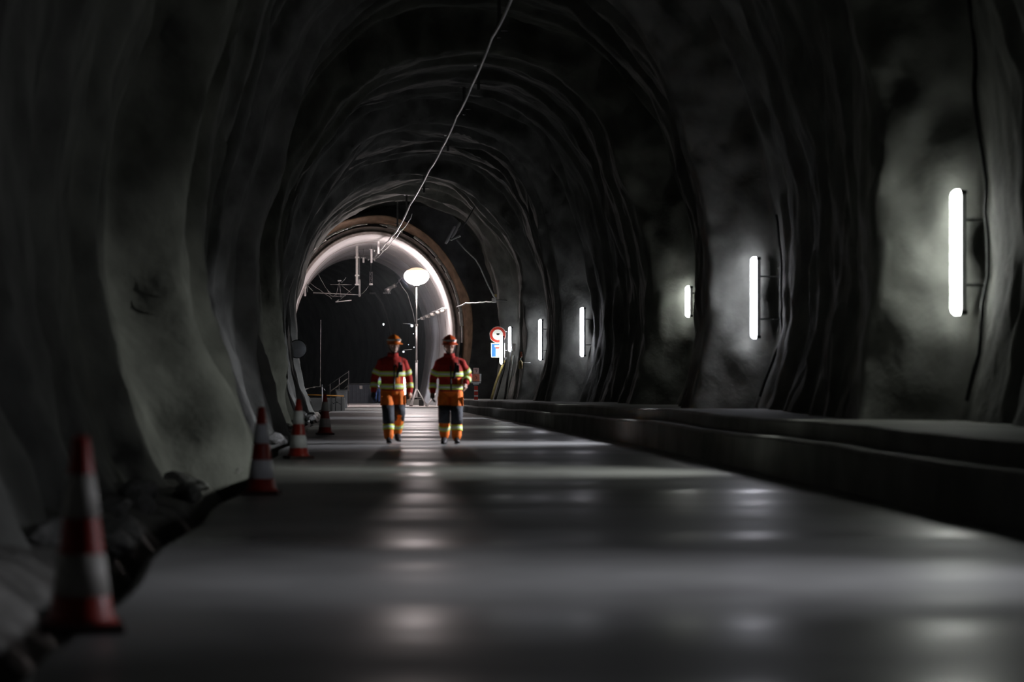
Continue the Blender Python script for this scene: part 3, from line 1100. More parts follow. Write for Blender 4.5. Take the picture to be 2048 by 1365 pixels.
    for s in 'LR':
        hp, kn, an = V(*J['hp' + s]), V(*J['kn' + s]), V(*J['an' + s])
        limb(bm, [pel + (hp - pel) * 0.9 + V(0, 0, 0.03), hp - V(0, 0, 0.04), lerp(hp, kn, 0.5), kn, lerp(kn, an, 0.5), lerp(kn, an, 0.97)], [0.106, 0.112, 0.102, 0.090, 0.086, 0.082])
    tr = remesh('trousers', bm, cfg['trousers'], vox, t, 5)
    for s in 'LR':
        hp, kn, an = V(*J['hp' + s]), V(*J['kn' + s]), V(*J['an' + s])
        if tape:
            ell_band('reflective_tape', lerp(kn, an, 0.60), 0.090, 0.090, 0.085, tr, tape, an - kn, 20)
        if cfg.get('knees'):
            # charcoal panel wrapping the front of thigh, knee and shin
            P_ = [lerp(hp, kn, 0.62), lerp(hp, kn, 0.85), kn, lerp(kn, an, 0.2), lerp(kn, an, 0.42)]
            rr = [0.101, 0.096, 0.095, 0.093, 0.091]
            verts, faces = [], []
            n = 14
            for p, r in zip(P_, rr):
                for j in range(n + 1):
                    a = PI + 0.34 + (PI - 0.68) * j / n
                    verts.append(p + V(math.cos(a) * (r + 0.004), math.sin(a) * (r + 0.007), 0))
            for i_ in range(len(P_) - 1):
                for j in range(n):
                    q = i_ * (n + 1) + j
                    faces.append((q, q + 1, q + n + 2, q + n + 1))
            o = obj_from('knee_panel', verts, faces, M['darkcloth'], tr, True)
            o.modifiers.new('t', 'SOLIDIFY').thickness = 0.006
            o['label'] = 'charcoal knee panel'
        # side pocket
        ps = lerp(hp, kn, 0.42)
        sgn = 1 if s == 'L' else -1
        bm = bmesh.new(); box(bm, ps + V(sgn * 0.098, -0.01, 0), (0.03, 0.13, 0.16), bevel=0.012)
        obj_bm('thigh_pocket', bm, cfg['trousers'], tr)
        # boots
        toe = V(*J.get('toe' + s, (0, -1, 0))).normalized()
        bm = bmesh.new()
        heel = an + V(0, 0.035, -0.055)
        limb(bm, [an + V(0, 0, 0.10), an + V(0, 0.005, 0.0), heel], [(0.062, 0.068), (0.056, 0.066), (0.046, 0.050)], 12)
        drop = cfg.get('toedrop', {}).get(s, 0.0)
        tp = an + toe * 0.185 + V(0, 0, -0.068 - drop)
        limb(bm, [an + V(0, 0.02, -0.05), an + toe * 0.09 + V(0, 0, -0.052 - drop * 0.4), tp], [(0.048, 0.044), (0.052, 0.042), (0.042, 0.028)], 12)
        bt = remesh('boot', bm, M['boot'], 0.009, t, 3)
        bm = bmesh.new()
        sole = [an + V(0, 0.075, -0.097), an + V(0, 0.0, -0.098), an + toe * 0.12 + V(0, 0, -0.095 - drop * 0.6), an + toe * 0.215 + V(0, 0, -0.086 - drop)]
        tube(bm, sole, [(0.040, 0.012), (0.046, 0.012), (0.052, 0.012), (0.036, 0.010)], 10)
        obj_bm('sole', bm, M['black'], bt)
    # ---- helmet
    h = thing_part('helmet', t)
    h.matrix_local = HR
    bm = bmesh.new()
    prof = []
    for k in range(0, 10):
        a = PI / 2 * k / 9
        prof.append((0.104 * math.cos(a) + 0.001, 0.045 + 0.105 * math.sin(a)))
    lathe(bm, [(0.104, 0.030)] + prof, 28)
    bmesh.ops.scale(bm, vec=(1.0, 1.22, 1.0), verts=bm.verts[:])
    for v in bm.verts:
        v.co.y += 0.006
        if abs(v.co.x) < 0.02 and v.co.z > 0.08:
            v.co.z += 0.008
    obj_bm('shell', bm, cfg['helmet'], h, True)
    bm = bmesh.new()      # peak
    rows = []
    for r, z in ((0.100, 0.036), (0.122, 0.026), (0.146, 0.018)):
        rows.append([bm.verts.new((math.sin(a) * r * 0.92, -math.cos(a) * r * 1.16 + 0.006, z)) for a in [(-1.25 + 2.5 * j / 14) for j in range(15)]])
    for r0, r1 in zip(rows[:-1], rows[1:]):
        for j in range(14):
            bm.faces.new((r0[j], r0[j + 1], r1[j + 1], r1[j]))
    o = obj_bm('peak', bm, cfg['helmet'], h, True); o.modifiers.new('t', 'SOLIDIFY').thickness = 0.006
    if cfg.get('headlamp'):
        ell = ell_band('head_strap', (0, 0.006, 0.075), 0.103, 0.124, 0.024, h, [M['silver'], M['silver']], (0, 0, 1), 28)
        bm = bmesh.new(); box(bm, (0.035, -0.128, 0.078), (0.052, 0.03, 0.036), bevel=0.008)
        o = obj_bm('headlamp', bm, M['paint'], h); o['label'] = 'pale headlamp'
    # chin strap
    bm = bmesh.new()
    tube(bm, [(-0.086, 0.0, 0.035), (-0.078, -0.03, -0.05), (-0.045, -0.06, -0.105), (0, -0.07, -0.122), (0.045, -0.06, -0.105), (0.078, -0.03, -0.05), (0.086, 0.0, 0.035)], 0.006, 6)
    obj_bm('chin_strap', bm, M['black'], h)
    return t


def thing_part(name, parent):
    o = bpy.data.objects.new(name, None); o.empty_display_size = 0.05
    link(o); o.parent = parent
    return o


TAPE = [M['yellow'], M['silver']]
# left walker: the foot on the picture's left is forward
pl = W(785, 891, 38.3)
J1 = dict(pelvis=(0, 0, 0.93), chest=(0, -0.015, 1.20), neck=(0.005, -0.01, 1.43), head=(0.02, -0.03, 1.625),
          shR=(-0.19, 0, 1.325), elR=(-0.295, 0.02, 1.07), wrR=(-0.318, -0.06, 0.85),
          shL=(0.19, 0, 1.325), elL=(0.275, 0.06, 1.07), wrL=(0.290, 0.01, 0.85),
          hpR=(-0.095, 0, 0.86), knR=(-0.088, -0.16, 0.49), anR=(-0.085, -0.24, 0.115),
          hpL=(0.095, 0, 0.86), knL=(0.105, -0.04, 0.50), anL=(0.10, 0.24, 0.19),
          toeL=(0.05, -1, -0.1), toeR=(-0.05, -1, 0))
person('person in red jacket and orange trousers with lime bands, orange helmet, walking, nearer the cones',
       ((785 - VX) * 39.9 / F, 39.9, 0.0), 0.08, J1,
       dict(jacket=M['jacket'], trousers=M['orange'], tape=TAPE, knees=True, helmet=M['helmet'], headlamp=True, turn=0.18, nod=0.05,
            gloves={'R': True}, toedrop={'L': 0.05}, curl={'L': 0.6, 'R': 0.7}))
# right walker: arm on the picture's right bent, foot on the picture's left just lifting
J2 = dict(pelvis=(0, 0, 0.92), chest=(-0.005, -0.01, 1.19), neck=(-0.02, 0.0, 1.42), head=(-0.015, -0.02, 1.615),
          shR=(-0.195, 0, 1.315), elR=(-0.285, 0.03, 1.06), wrR=(-0.292, -0.05, 0.84),
          shL=(0.19, 0, 1.315), elL=(0.295, 0.09, 1.10), wrL=(0.245, -0.11, 0.99), hdL=(-0.05, -0.25, -0.9),
          hpR=(-0.095, 0, 0.85), knR=(-0.10, -0.12, 0.49), anR=(-0.10, 0.07, 0.135),
          hpL=(0.095, 0, 0.85), knL=(0.105, -0.11, 0.48), anL=(0.10, -0.16, 0.115),
          toeR=(-0.08, -1, -0.15), toeL=(0.08, -1, 0))
person('person in red jacket and orange trousers with lime bands, red helmet, walking, nearer the kerb',
       ((901 - VX) * 39.6 / F, 39.6, 0.0), -0.05, J2,
       dict(jacket=M['jacket'], trousers=M['orange'], tape=TAPE, knees=True, helmet=M['helmet_red'], headlamp=True, turn=0.12, nod=0.10,
            gloves={'R': True}, curl={'L': 0.75, 'R': 0.6}, toedrop={'R': 0.02},
            panels=((0.06, 0.13, 0.05, 0.15), (0.25, 0.5, 0.11, 0.17))))
# far worker bending forward, seen beside the left walker's sleeve
J3 = dict(pelvis=(-0.02, 0.12, 0.86), chest=(0.03, -0.10, 1.08), neck=(0.06, -0.22, 1.22), head=(0.08, -0.33, 1.30),
          shR=(-0.14, -0.15, 1.15), elR=(-0.19, -0.26, 0.93), wrR=(-0.10, -0.40, 0.76),
          shL=(0.22, -0.15, 1.15), elL=(0.27, -0.24, 0.93), wrL=(0.22, -0.40, 0.76),
          hpR=(-0.10, 0.10, 0.80), knR=(-0.12, 0.02, 0.46), anR=(-0.12, 0.10, 0.115),
          hpL=(0.07, 0.10, 0.80), knL=(0.10, 0.00, 0.46), anL=(0.11, 0.08, 0.115))
wk = person('distant worker in blue helmet, lime vest and jeans, bending forward', (W(756, 808, 113).x, 113.0, 0.035), 0.35, J3,
            dict(jacket=M['shirt'], trousers=M['jeans'], helmet=M['blue_helmet'], turn=0.1, nod=0.55, bvox=0.009, voxel=0.011, hem=-0.02))
bm = bmesh.new()
P_ = [V(-0.02, 0.10, 0.84), V(0.005, 0.0, 0.97), V(0.03, -0.10, 1.08), V(0.048, -0.16, 1.145)]
tube(bm, P_, [(0.205, 0.155), (0.205, 0.158), (0.225, 0.160), (0.17, 0.13)], 20, cap=False)
o = obj_bm('vest', bm, M['vest'], wk, True); o.modifiers.new('t', 'SOLIDIFY').thickness = 0.008


# ------------------------------------------------------------------ overhead cables and hangers
def cable_pts(px_list, z=None, Ys=None):
    out = []
    for k, (px, py) in enumerate(px_list):
        zz = z if z is not None else 8.2 - 0.75 * py / 410
        Y = F * (zz - CAMH) / (VY - py) if Ys is None else Ys[k]
        out.append(W(px, py, Y))
    return out


def sagged(pts, sag, n=6):
    out = []
    for a, b in zip(pts[:-1], pts[1:]):
        for k in range(n):
            f = k / n
            p = lerp(a, b, f); p.z -= sag * 4 * f * (1 - f)
            out.append(p)
    out.append(pts[-1])
    return out


main = [V(3.05, 16, 8.25), V(2.92, 26, 8.2), V(2.96, 36, 8.2)] + cable_pts([(1022, 0), (984, 75), (943, 172), (914, 232), (884, 296), (860, 338), (820, 410)], None, None)[:-1] + [W(820, 410, 87.5)]
main += [W(797, 456, 92.0), W(784, 472, 96.0), W(771, 487, 99.5), W(757, 503, 104.0), W(744, 520, 109.0)]
cb = tube_obj('overhead_cable', sagged(main, 0.05), 0.034, M['cable'])
tag(cb, 'pale overhead cable zigzagging along the roof to the tunnel mouth', 'cable')
sec = [W(824, 428, 88.0), W(819, 440, 89.0), W(801, 462, 93.0), W(786, 480, 97.0), W(767, 502, 102.0), W(748, 519, 107.0)]
cb = tube_obj('overhead_cable', sagged(sec, 0.06), 0.016, M['cable'])
tag(cb, 'thin second cable hanging beside the overhead cable near the mouth', 'cable')

hang = [(998, 76, 50.0), (957, 181, 58.5), (928, 230, 63.5), (896, 303, 71.5), (848, 386, 84.5), (813, 440, 93.0), (795, 455, 95.5)]
hl_txt = ['topmost', 'second', 'third', 'fourth', 'fifth', 'sixth', 'seventh']
for k, (px, py, Y) in enumerate(hang):
    p = W(px, py, Y)
    h = rock_hit(p, (0, 0, 1))
    top = (h.z - p.z + 0.03) if h is not None else 0.6
    t = thing('cable_hanger', 'faint steel hanger on the roof beside the overhead cable, %s from the top' % hl_txt[k], 'hanger', p, 0, 'roof hangers of the overhead cable')
    L = max(0.5, top)
    bm = bmesh.new(); box(bm, (0, 0, L / 2), (0.075, 0.06, L), bevel=0.008)
    obj_bm('tube', bm, M['darksteel'], t)
    bm = bmesh.new(); box(bm, (0, 0, L - 0.03), (0.22, 0.2, 0.016))
    obj_bm('roof_plate', bm, M['darksteel'], t)
    bm = bmesh.new(); box(bm, (0.04, 0, 0.16), (0.30, 0.03, 0.03))
    obj_bm('cross_arm', bm, M['darksteel'], t)
# lit hangers inside the mouth
for px, y0, y1, Y, arm, lab in ((757, 482, 508, 102.0, 0.36, 'bright white hanger with cross arm nearest the lining crown'),
                                (743, 499, 526, 105.0, 0.28, 'bright white hanger with thin cross arm, middle one of three'),
                                (727, 516, 526, 108.0, 0.0, 'smallest bright white hanger, beside the long grey drop post')):
    a, b = W(px, y0, Y), W(px, y1, Y)
    t = thing('cable_hanger', lab, 'hanger', b, 0, 'white hangers inside the tunnel mouth')
    hgt = a.z - b.z
    bm = bmesh.new(); box(bm, (0, 0, hgt / 2), (0.085, 0.07, hgt), bevel=0.01)
    obj_bm('tube', bm, M['paint'], t)
    bm = bmesh.new(); box(bm, (0, 0, hgt), (0.22, 0.18, 0.015))
    obj_bm('roof_plate', bm, M['paint'], t)
    # threaded rod up to the crown
    tube_obj('rod', [(0, 0, hgt), (0, 0, hgt + max(0.1, 7.0 - a.z + 0.05))], 0.010, M['darksteel'], t)
    if arm:
        tube_obj('cross_arm', [(-arm / 2, 0, hgt * 0.15), (-arm / 2, 0, hgt * 0.27), (arm / 2, 0, hgt * 0.27), (arm / 2, 0, hgt * 0.12)], 0.016, M['paint'], t, 6)


# ------------------------------------------------------------------ catenary gear inside the mouth
Y = 105.0
a, b = W(714, 489, Y), W(714, 571, Y)
t = thing('drop_post', 'long grey steel drop post hanging from the lining crown', 'post', (a.x, Y, b.z))
H = a.z - b.z
bm = bmesh.new(); box(bm, (-0.035, 0, H / 2), (0.035, 0.10, H)); box(bm, (0.035, 0, H / 2), (0.035, 0.10, H)); box(bm, (0, 0, H / 2), (0.05, 0.03, H))
obj_bm('profile', bm, M['steel'], t)
bm = bmesh.new(); box(bm, (0, 0, H), (0.40, 0.30, 0.025)); obj_bm('roof_plate', bm, M['steel'], t)
tube_obj('anchor_rod', [(-0.15, 0, H), (-0.15, 0, H + 0.12)], 0.012, M['steel'], t)
tube_obj('anchor_rod', [(0.15, 0, H), (0.15, 0, H + 0.12)], 0.012, M['steel'], t)
for z in (H * 0.68, H * 0.24, 0.03):
    bm = bmesh.new(); box(bm, (0, 0, z), (0.19, 0.16, 0.07), bevel=0.01); obj_bm('clamp', bm, M['steel'], t)

Y = 105.5
a, b = W(610, 560, Y), W(610, 593, Y)
t = thing('drop_post', 'short steel bracket post on the lining, hanging above the round sign', 'post', (a.x, Y, b.z))
H = a.z - b.z
bm = bmesh.new(); box(bm, (0, 0, H / 2), (0.085, 0.08, H), bevel=0.008); obj_bm('profile', bm, M['steel'], t)
tube_obj('stay', [(0, 0, H), (-0.05, 0, H + 0.42), (0.2, 0, H + 0.75)], 0.022, M['darksteel'], t)
tube_obj('stay', [(0, 0, H * 0.8), (0.34, 0, H * 0.32)], 0.016, M['darksteel'], t)
tube_obj('stay', [(0.1, 0, H * 0.75), (0.1, 0, 0.18)], 0.014, M['darksteel'], t)
bm = bmesh.new(); box(bm, (-0.09, 0, H * 0.8), (0.04, 0.05, 0.35)); obj_bm('side_plate', bm, M['steel'], t)
for k, (px, py, w_) in enumerate(((636, 521, 10), (616, 539, 14), (611, 543, 8), (598, 564, 10))):
    p = W(px, py, 103.5)
    bm = bmesh.new()
    sc = w_ / 47.0
    vs = [bm.verts.new(v) for v in ((-sc * .5, -.02, .05), (-sc * .3, -.02, -.07), (sc * .55, -.02, -.10), (-sc * .5, .02, .05), (-sc * .3, .02, -.07), (sc * .55, .02, -.10))]
    for f in ((0, 1, 2), (5, 4, 3), (0, 3, 4, 1), (1, 4, 5, 2), (2, 5, 3, 0)):
        bm.faces.new([vs[q] for q in f])
    tube(bm, [(-sc * .4, 0, 0), (-sc * .4 - 0.25, 0, 0.16)], 0.012, 5)
    o = obj_bm('gusset_plate', bm, M['paint'])
    o.location = p
    tag(o, 'pale triangular bracket plate on the lining shoulder, %s from the crown' % ('first', 'second', 'third', 'fourth')[k], 'bracket', 'bracket plates on the lining')

# registration tube with its insulator
a, b = W(626, 586, 106.0), W(719, 590, 106.0)
t = thing('registration_tube', 'thin horizontal steel tube with insulator across the dark tunnel', 'catenary arm', a)
d = b - a
tube_obj('tube', [(0, 0, 0), d], 0.018, M['steel'], t)
bm = bmesh.new()
for k in range(6):
    x = 0.02 + k * 0.05
    tube(bm, [(x, 0, 0), (x + 0.02, 0, 0)], 0.05 - 0.004 * k, 8)
obj_bm('insulator', bm, M['darksteel'], t)
p = W(719, 590, 106.0)
t = thing('drop_post', 'dark short post at the end of the horizontal tube', 'post', (p.x, 106.05, W(719, 594, 106).z))
bm = bmesh.new(); box(bm, (0, 0, 0.38), (0.085, 0.07, 0.76), bevel=0.008); obj_bm('profile', bm, M['darksteel'], t)
tube_obj('rod', [(0, 0, 0.76), (0, 0, 1.95)], 0.012, M['darksteel'], t)
bm = bmesh.new(); box(bm, (0, 0, 0.07), (0.12, 0.1, 0.05), bevel=0.008); obj_bm('clamp', bm, M['darksteel'], t)

Y = 112.0
a, b = W(742, 544, Y), W(742, 570, Y)
t = thing('lattice_hanger', 'grey lattice hanger hanging from the lining right of the long drop post', 'hanger', (a.x, Y, b.z))
H = a.z - b.z
for sx in (-0.06, 0.06):
    tube_obj('chord', [(sx, 0, 0), (sx, 0, H)], 0.014, M['steel'], t, 6)
for k in range(6):
    z = H * k / 6
    tube_obj('lacing', [(-0.06, 0, z), (0.06, 0, z + H / 6)] if k % 2 else [(0.06, 0, z), (-0.06, 0, z + H / 6)], 0.010, M['steel'], t, 5)
bm = bmesh.new(); box(bm, (0, 0, 0.02), (0.17, 0.12, 0.09), bevel=0.01); obj_bm('foot_clamp', bm, M['steel'], t)
tube_obj('rod', [(0, 0, H), (0, 0, H + 0.9)], 0.012, M['darksteel'], t)

# folded contact arm hanging between the posts
t = thing('contact_arm', 'thin folded steel contact arm hanging in the dark tunnel opening', 'catenary arm', W(679, 562, 107.0))
o0 = W(679, 562, 107.0)


def rel(px, py, Y=107.0):
    return W(px, py, Y) - o0


tube_obj('arm', [rel(661, 569.5), rel(703, 570)], 0.016, M['steel'], t, 6)
bm = bmesh.new(); box(bm, (0, 0, 0), (0.16, 0.1, 0.06), bevel=0.01); obj_bm('head', bm, M['steel'], t)
for p0, p1 in (((678, 566), (672, 592)), ((679, 566), (682, 596)), ((684, 572), (702, 586)), ((680, 600), (710, 573)), ((663, 594), (692, 592))):
    tube_obj('strut', [rel(*p0), rel(*p1)], 0.010, M['steel'], t, 5)
tube_obj('strut', [rel(678, 600), rel(671, 604)], 0.02, M['steel'], t, 5)
tube_obj('contact_bar', [rel(671, 604.5), rel(703, 601)], 0.026, M['paint'], t, 6)
for name, P2, r, lab in (
        ('droop_wire', [(620, 566), (640, 580), (660, 594), (664, 598)], 0.009, 'thin wire drooping from the short bracket post'),
        ('droop_wire', [(637, 549), (646, 566), (654, 579), (662, 586)], 0.009, 'thin wire slanting down from the lining shoulder'),
        ('droop_wire', [(692, 555), (686, 562), (682, 566)], 0.008, 'short wire above the folded contact arm'),
        ('droop_wire', [(737, 572), (728, 584), (722, 588)], 0.008, 'short wire between lattice hanger and dark post'),
        ('droop_wire', [(655, 580), (660, 590), (668, 592), (673, 586)], 0.008, 'looped wire left of the folded contact arm')):
    tag(tube_obj(name, sagged(cable_pts(P2, Ys=[107.4] * len(P2)), 0.03, 4), r, M['steel'], n=5), lab, 'wire')

# tension wheel on the left of the mouth
p = W(589.5, 594, 96.6)
t = thing('tension_wheel', 'small spoked cable wheel at the left edge of the tunnel mouth', 'wheel', p)
bm = bmesh.new()
tube(bm, [(0.11 * math.cos(a), 0, 0.11 * math.sin(a)) for a in [2 * PI * k / 20 for k in range(21)]], 0.018, 6)
obj_bm('rim', bm, M['darksteel'], t, True)
for k in range(5):
    a = 2 * PI * k / 5
    tube_obj('spoke', [(0, 0, 0), (0.11 * math.cos(a), 0, 0.11 * math.sin(a))], 0.012, M['darksteel'], t, 5)
tube_obj('axle', [(0, -0.05, 0), (0, 0.9, 0.02)], 0.02, M['darksteel'], t, 6)
tube_obj('hanging_wire', [(0.0, 0, -0.11), (-0.03, 0, -0.4)], 0.012, M['darksteel'], t, 5)

# ------------------------------------------------------------------ floodlight on the roof shoulder, its conduit, the bulb string
Y = 85.5
p = W(906, 466, Y)
t = thing('floodlight', 'unlit twin-tube floodlight fixed high on the rock shoulder', 'floodlight', p)
ax = W(914, 446, Y) - W(895, 482, Y)
L = ax.length
axn = ax.normalized()
side = Vector((0.86, 0, 0.42)).normalized()
for s in (-1, 1):
    c = side * (0.085 * s) + axn * (0.03 * s)
    tube_obj('reflector', [c - axn * L * 0.46, c + axn * L * 0.46], (0.055, 0.05), M['paint'], t, 8) if False else None
    bm = bmesh.new(); tube(bm, [c - axn * L * 0.5, c - axn * L * 0.3, c + axn * L * 0.42, c + axn * L * 0.5], [0.04, 0.06, 0.05, 0.018], 8)
    obj_bm('tube_reflector', bm, M['paint'], t, True)
for f in (-0.28, 0.1):
    bm = bmesh.new(); tube(bm, [axn * L * f - side * 0.17, axn * L * f + side * 0.38], 0.022, 6)
    obj_bm('cross_bar', bm, M['darksteel'], t)
bm = bmesh.new(); tube(bm, [side * 0.36 - axn * L * 0.33, side * 0.36 + axn * L * 0.3], 0.022, 6)
obj_bm('frame_bar', bm, M['darksteel'], t)
h = rock_hit(p + side * 0.36, (0.5, 0.2, 0.86))
if h is not None:
    tube_obj('mounting_arm', [side * 0.36, h - p], 0.022, M['darksteel'], t, 6)
bm = bmesh.new(); tube(bm, [-axn * L * 0.42 + side * 0.05, -axn * L * 0.40 + side * 0.42], [0.05, 0.075], 8)
obj_bm('driver_box', bm, M['darksteel'], t)

cpx = [(913, 480, 86.0), (930, 499, 87.5), (951, 519, 88.8), (960, 534, 89.6), (972, 562, 90.6), (984, 586, 91.2), (990, 597, 91.5)]
o = tube_obj('conduit', [W(x, y, d_) for x, y, d_ in cpx], 0.03, M['hose'])
tag(o, 'grey conduit curving down the rock from the floodlight', 'conduit')
p = W(988, 601, 91.5)
t = thing('junction_box', 'small pale junction box where conduit and bulb string meet', 'junction box', p)
bm = bmesh.new(); box(bm, (0, 0, 0), (0.16, 0.12, 0.18), bevel=0.02); obj_bm('case', bm, M['paint'], t)
bm = bmesh.new(); box(bm, (0.06, 0.0, 0.18), (0.08, 0.08, 0.10), bevel=0.01); obj_bm('gland', bm, M['yellow_hose'], t)
tube_obj('bracket', [(0.05, 0.05, 0), (0.5, 0.2, 0)], 0.025, M['darksteel'], t, 6)
spx = [(986, 603, 91.5), (972, 603.5, 92.4), (960, 605, 93.2), (945, 606, 94.4), (932, 606, 95.4), (920, 612, 96.4), (904, 615, 99.0), (884, 617, 101.5), (866, 624, 104.5), (850, 632, 108.0), (834, 640, 112.0)]
st = thing('bulb_string', 'pale cable strung from the junction box into the mouth with round lamp bowls', 'cable', W(986, 603, 95.0))
o0 = W(986, 603, 95.0)
P_ = [W(x, y, d_) - o0 for x, y, d_ in spx]
tube_obj('cable', sagged(P_, 0.02, 4), 0.03, M['cable'], st)
bmw = bmesh.new(); lathe(bmw, [(0.02, 0.0), (0.10, -0.02), (0.115, -0.07), (0.09, -0.12), (0.03, -0.14)], 14)
bowl_me = None
for px, py, d_ in ((886, 619, 101.2), (876, 622, 102.8), (865, 626, 104.6), (855, 630, 107.0), (845, 634, 109.2)):
    p = W(px, py, d_) - o0
    if bowl_me is None:
        ob = obj_bm('lamp_bowl', bmw, M['membrane'], st, True); bowl_me = ob.data
    else:
        ob = link(bpy.data.objects.new('lamp_bowl', bowl_me)); ob.parent = st
    ob.location = p

# ------------------------------------------------------------------ signs
Y = 91.2


def disc(bm, r, y0, y1, n=36, c=(0, 0)):
    f = [bm.verts.new((c[0] + r * math.cos(2 * PI * j / n), y0, c[1] + r * math.sin(2 * PI * j / n))) for j in range(n)]
    b = [bm.verts.new((c[0] + r * math.cos(2 * PI * j / n), y1, c[1] + r * math.sin(2 * PI * j / n))) for j in range(n)]
    bm.faces.new(f); bm.faces.new(list(reversed(b)))
    for j in range(n):
        bm.faces.new((f[j], f[(j + 1) % n], b[(j + 1) % n], b[j]))


p = W(995.5, 670, Y)
t = thing('round_road_sign', 'round red-ringed white prohibition sign on the rock wall', 'road sign', p, -0.12)
R = 16.5 * Y / F
bm = bmesh.new(); disc(bm, R, 0, 0.02); obj_bm('plate', bm, M['sign_white'], t)
bm = bmesh.new(); disc(bm, R * 0.95, -0.004, 0.001); obj_bm('red_ring', bm, M['sign_red'], t)
bm = bmesh.new(); disc(bm, R * 0.64, -0.008, 0.0); obj_bm('white_field', bm, M['sign_white'], t)
bm = bmesh.new(); box(bm, (0.01, -0.010, 0.035), (R * 0.38, 0.006, R * 0.17), bevel=0.002); box(bm, (0.01, -0.010, 0.035 - R * .12), (R * 0.30, 0.006, R * 0.07)); obj_bm('symbol', bm, M['sign_black'], t)
tube_obj('bracket', [(0.1, 0.02, 0.12), (0.32, 0.25, 0.12)], 0.02, M['darksteel'], t, 6)
p = W(996, 701, Y)
t = thing('blue_road_sign', 'square blue road sign with white stem and red bar below the round sign', 'road sign', p, -0.12)
w_, h_ = 28.0 * Y / F, 29.0 * Y / F
bm = bmesh.new(); box(bm, (0, 0.01, 0), (w_, 0.02, h_), bevel=0.006); obj_bm('plate', bm, M['sign_white'], t)
bm = bmesh.new(); box(bm, (0, -0.002, 0), (w_ * 0.88, 0.006, h_ * 0.88), bevel=0.002); obj_bm('blue_field', bm, M['sign_blue'], t)
bm = bmesh.new(); box(bm, (0, -0.006, -h_ * 0.10), (w_ * 0.30, 0.006, h_ * 0.62)); obj_bm('white_stem', bm, M['sign_white'], t)
bm = bmesh.new(); box(bm, (0, -0.010, h_ * 0.16), (w_ * 0.34, 0.006, h_ * 0.10)); obj_bm('red_bar', bm, M['sign_red'], t)
bm = bmesh.new(); box(bm, (0, -0.006, h_ * 0.27), (w_ * 0.50, 0.006, h_ * 0.12)); obj_bm('white_head', bm, M['sign_white'], t)
tube_obj('bracket', [(0.1, 0.02, 0.0), (0.32, 0.25, 0.0)], 0.02, M['darksteel'], t, 6)

# small pale wall box right of the slanted lamp and the dim extinguisher beyond
p = W(1027, 696, 91.0)
t = thing('wall_box', 'small pale tapered wall box beside the slanted lamp', 'wall box', p)
bm = bmesh.new()
vs = box(bm, (0, 0, 0), (0.16, 0.10, 0.27), bevel=0.012)
for v in bm.verts:
    if v.co.z < 0:
        v.co.x *= 0.6
obj_bm('case', bm, M['paint'], t)
bm = bmesh.new(); box(bm, (0, -0.02, 0.14), (0.19, 0.12, 0.02)); obj_bm('lid', bm, M['paint'], t)
tube_obj('cable_tail', [(-0.05, -0.02, -0.13), (-0.08, -0.02, -0.45), (-0.10, -0.01, -0.75)], 0.018, M['membrane'], t, 6)
p = W(1041, 738, 82.2)
t = thing('fire_extinguisher', 'dim upright extinguisher on the dark wall behind the pale wall box', 'extinguisher', p)
bm = bmesh.new(); lathe(bm, [(0.055, 0), (0.07, 0.02), (0.07, 0.22), (0.045, 0.27), (0.02, 0.29)], 14); obj_bm('cylinder', bm, M['yellow_hose'], t, True)
bm = bmesh.new(); tube(bm, [(0, 0, 0.29), (0.0, 0, 0.36), (0.05, -0.02, 0.40)], 0.018, 6); obj_bm('valve', bm, M['darksteel'], t)
bm = bmesh.new(); box(bm, (0.02, 0.08, 0.48), (0.07, 0.015, 0.20), bevel=0.004); obj_bm('notice_plate', bm, M['box_red'], t)
tube_obj('wall_hook', [(0, 0.05, 0.2), (0.35, 0.2, 0.2)], 0.014, M['darksteel'], t, 5)

# hoses leaning down the wall below the signs
for k, (P2, r, m_, lab) in enumerate((
        ([(1009, 722, 91.1), (1000, 745, 91.0), (991, 768, 90.8), (983, 799, 90.4)], 0.045, 'yellow_hose', 'ochre hose leaning down the wall below the blue sign'),
        ([(1012, 716, 91.3), (1006, 742, 91.1), (997, 775, 90.9), (990, 800, 90.6)], 0.05, 'black', 'black hose leaning beside the ochre hose'),
        ([(1022, 706, 91.4), (1017, 740, 91.2), (1013, 775, 91.0), (1009, 801, 90.8)], 0.045, 'black', 'black hose running down below the slanted lamp'),
        ([(1027, 712, 91.3), (1024, 745, 91.1), (1017, 778, 90.9), (1013, 802, 90.6)], 0.03, 'hose', 'thin grey hose running down beneath the wall box'))):
    o = tube_obj('wall_hose', sagged([W(x, y, d_) for x, y, d_ in P2], 0.0, 4), r, M[m_])
    tag(o, lab, 'hose')

# marker post on the end of the ledge
Y = 84.5
p = W(952, 798, Y)
t = thing('marker_post', 'red and white striped marker post with salmon box on the ledge end', 'marker post', (p.x, Y, h2(Y) - 0.01))
z = 0.0
for k, (hh_, m_) in enumerate(((0.13, 'sign_red'), (0.05, 'sign_white'), (0.13, 'sign_red'), (0.05, 'sign_white'), (0.14, 'sign_red'))):
    bm = bmesh.new(); box(bm, (0, 0, z + hh_ / 2), (0.135, 0.10, hh_), bevel=0.006); obj_bm('stripe', bm, M[m_], t); z += hh_
bm = bmesh.new(); box(bm, (0, 0, z + 0.03), (0.11, 0.09, 0.06)); obj_bm('neck', bm, M['darksteel'], t); z += 0.06
bm = bmesh.new(); box(bm, (0, 0, z + 0.06), (0.33, 0.14, 0.05), bevel=0.01); box(bm, (0, 0, z + 0.03), (0.2, 0.12, 0.08), bevel=0.01); obj_bm('collar', bm, M['paint'], t); z += 0.09
bm = bmesh.new(); box(bm, (0, 0, z + 0.14), (0.36, 0.10, 0.27), bevel=0.015); obj_bm('case', bm, M['sign_white'], t)
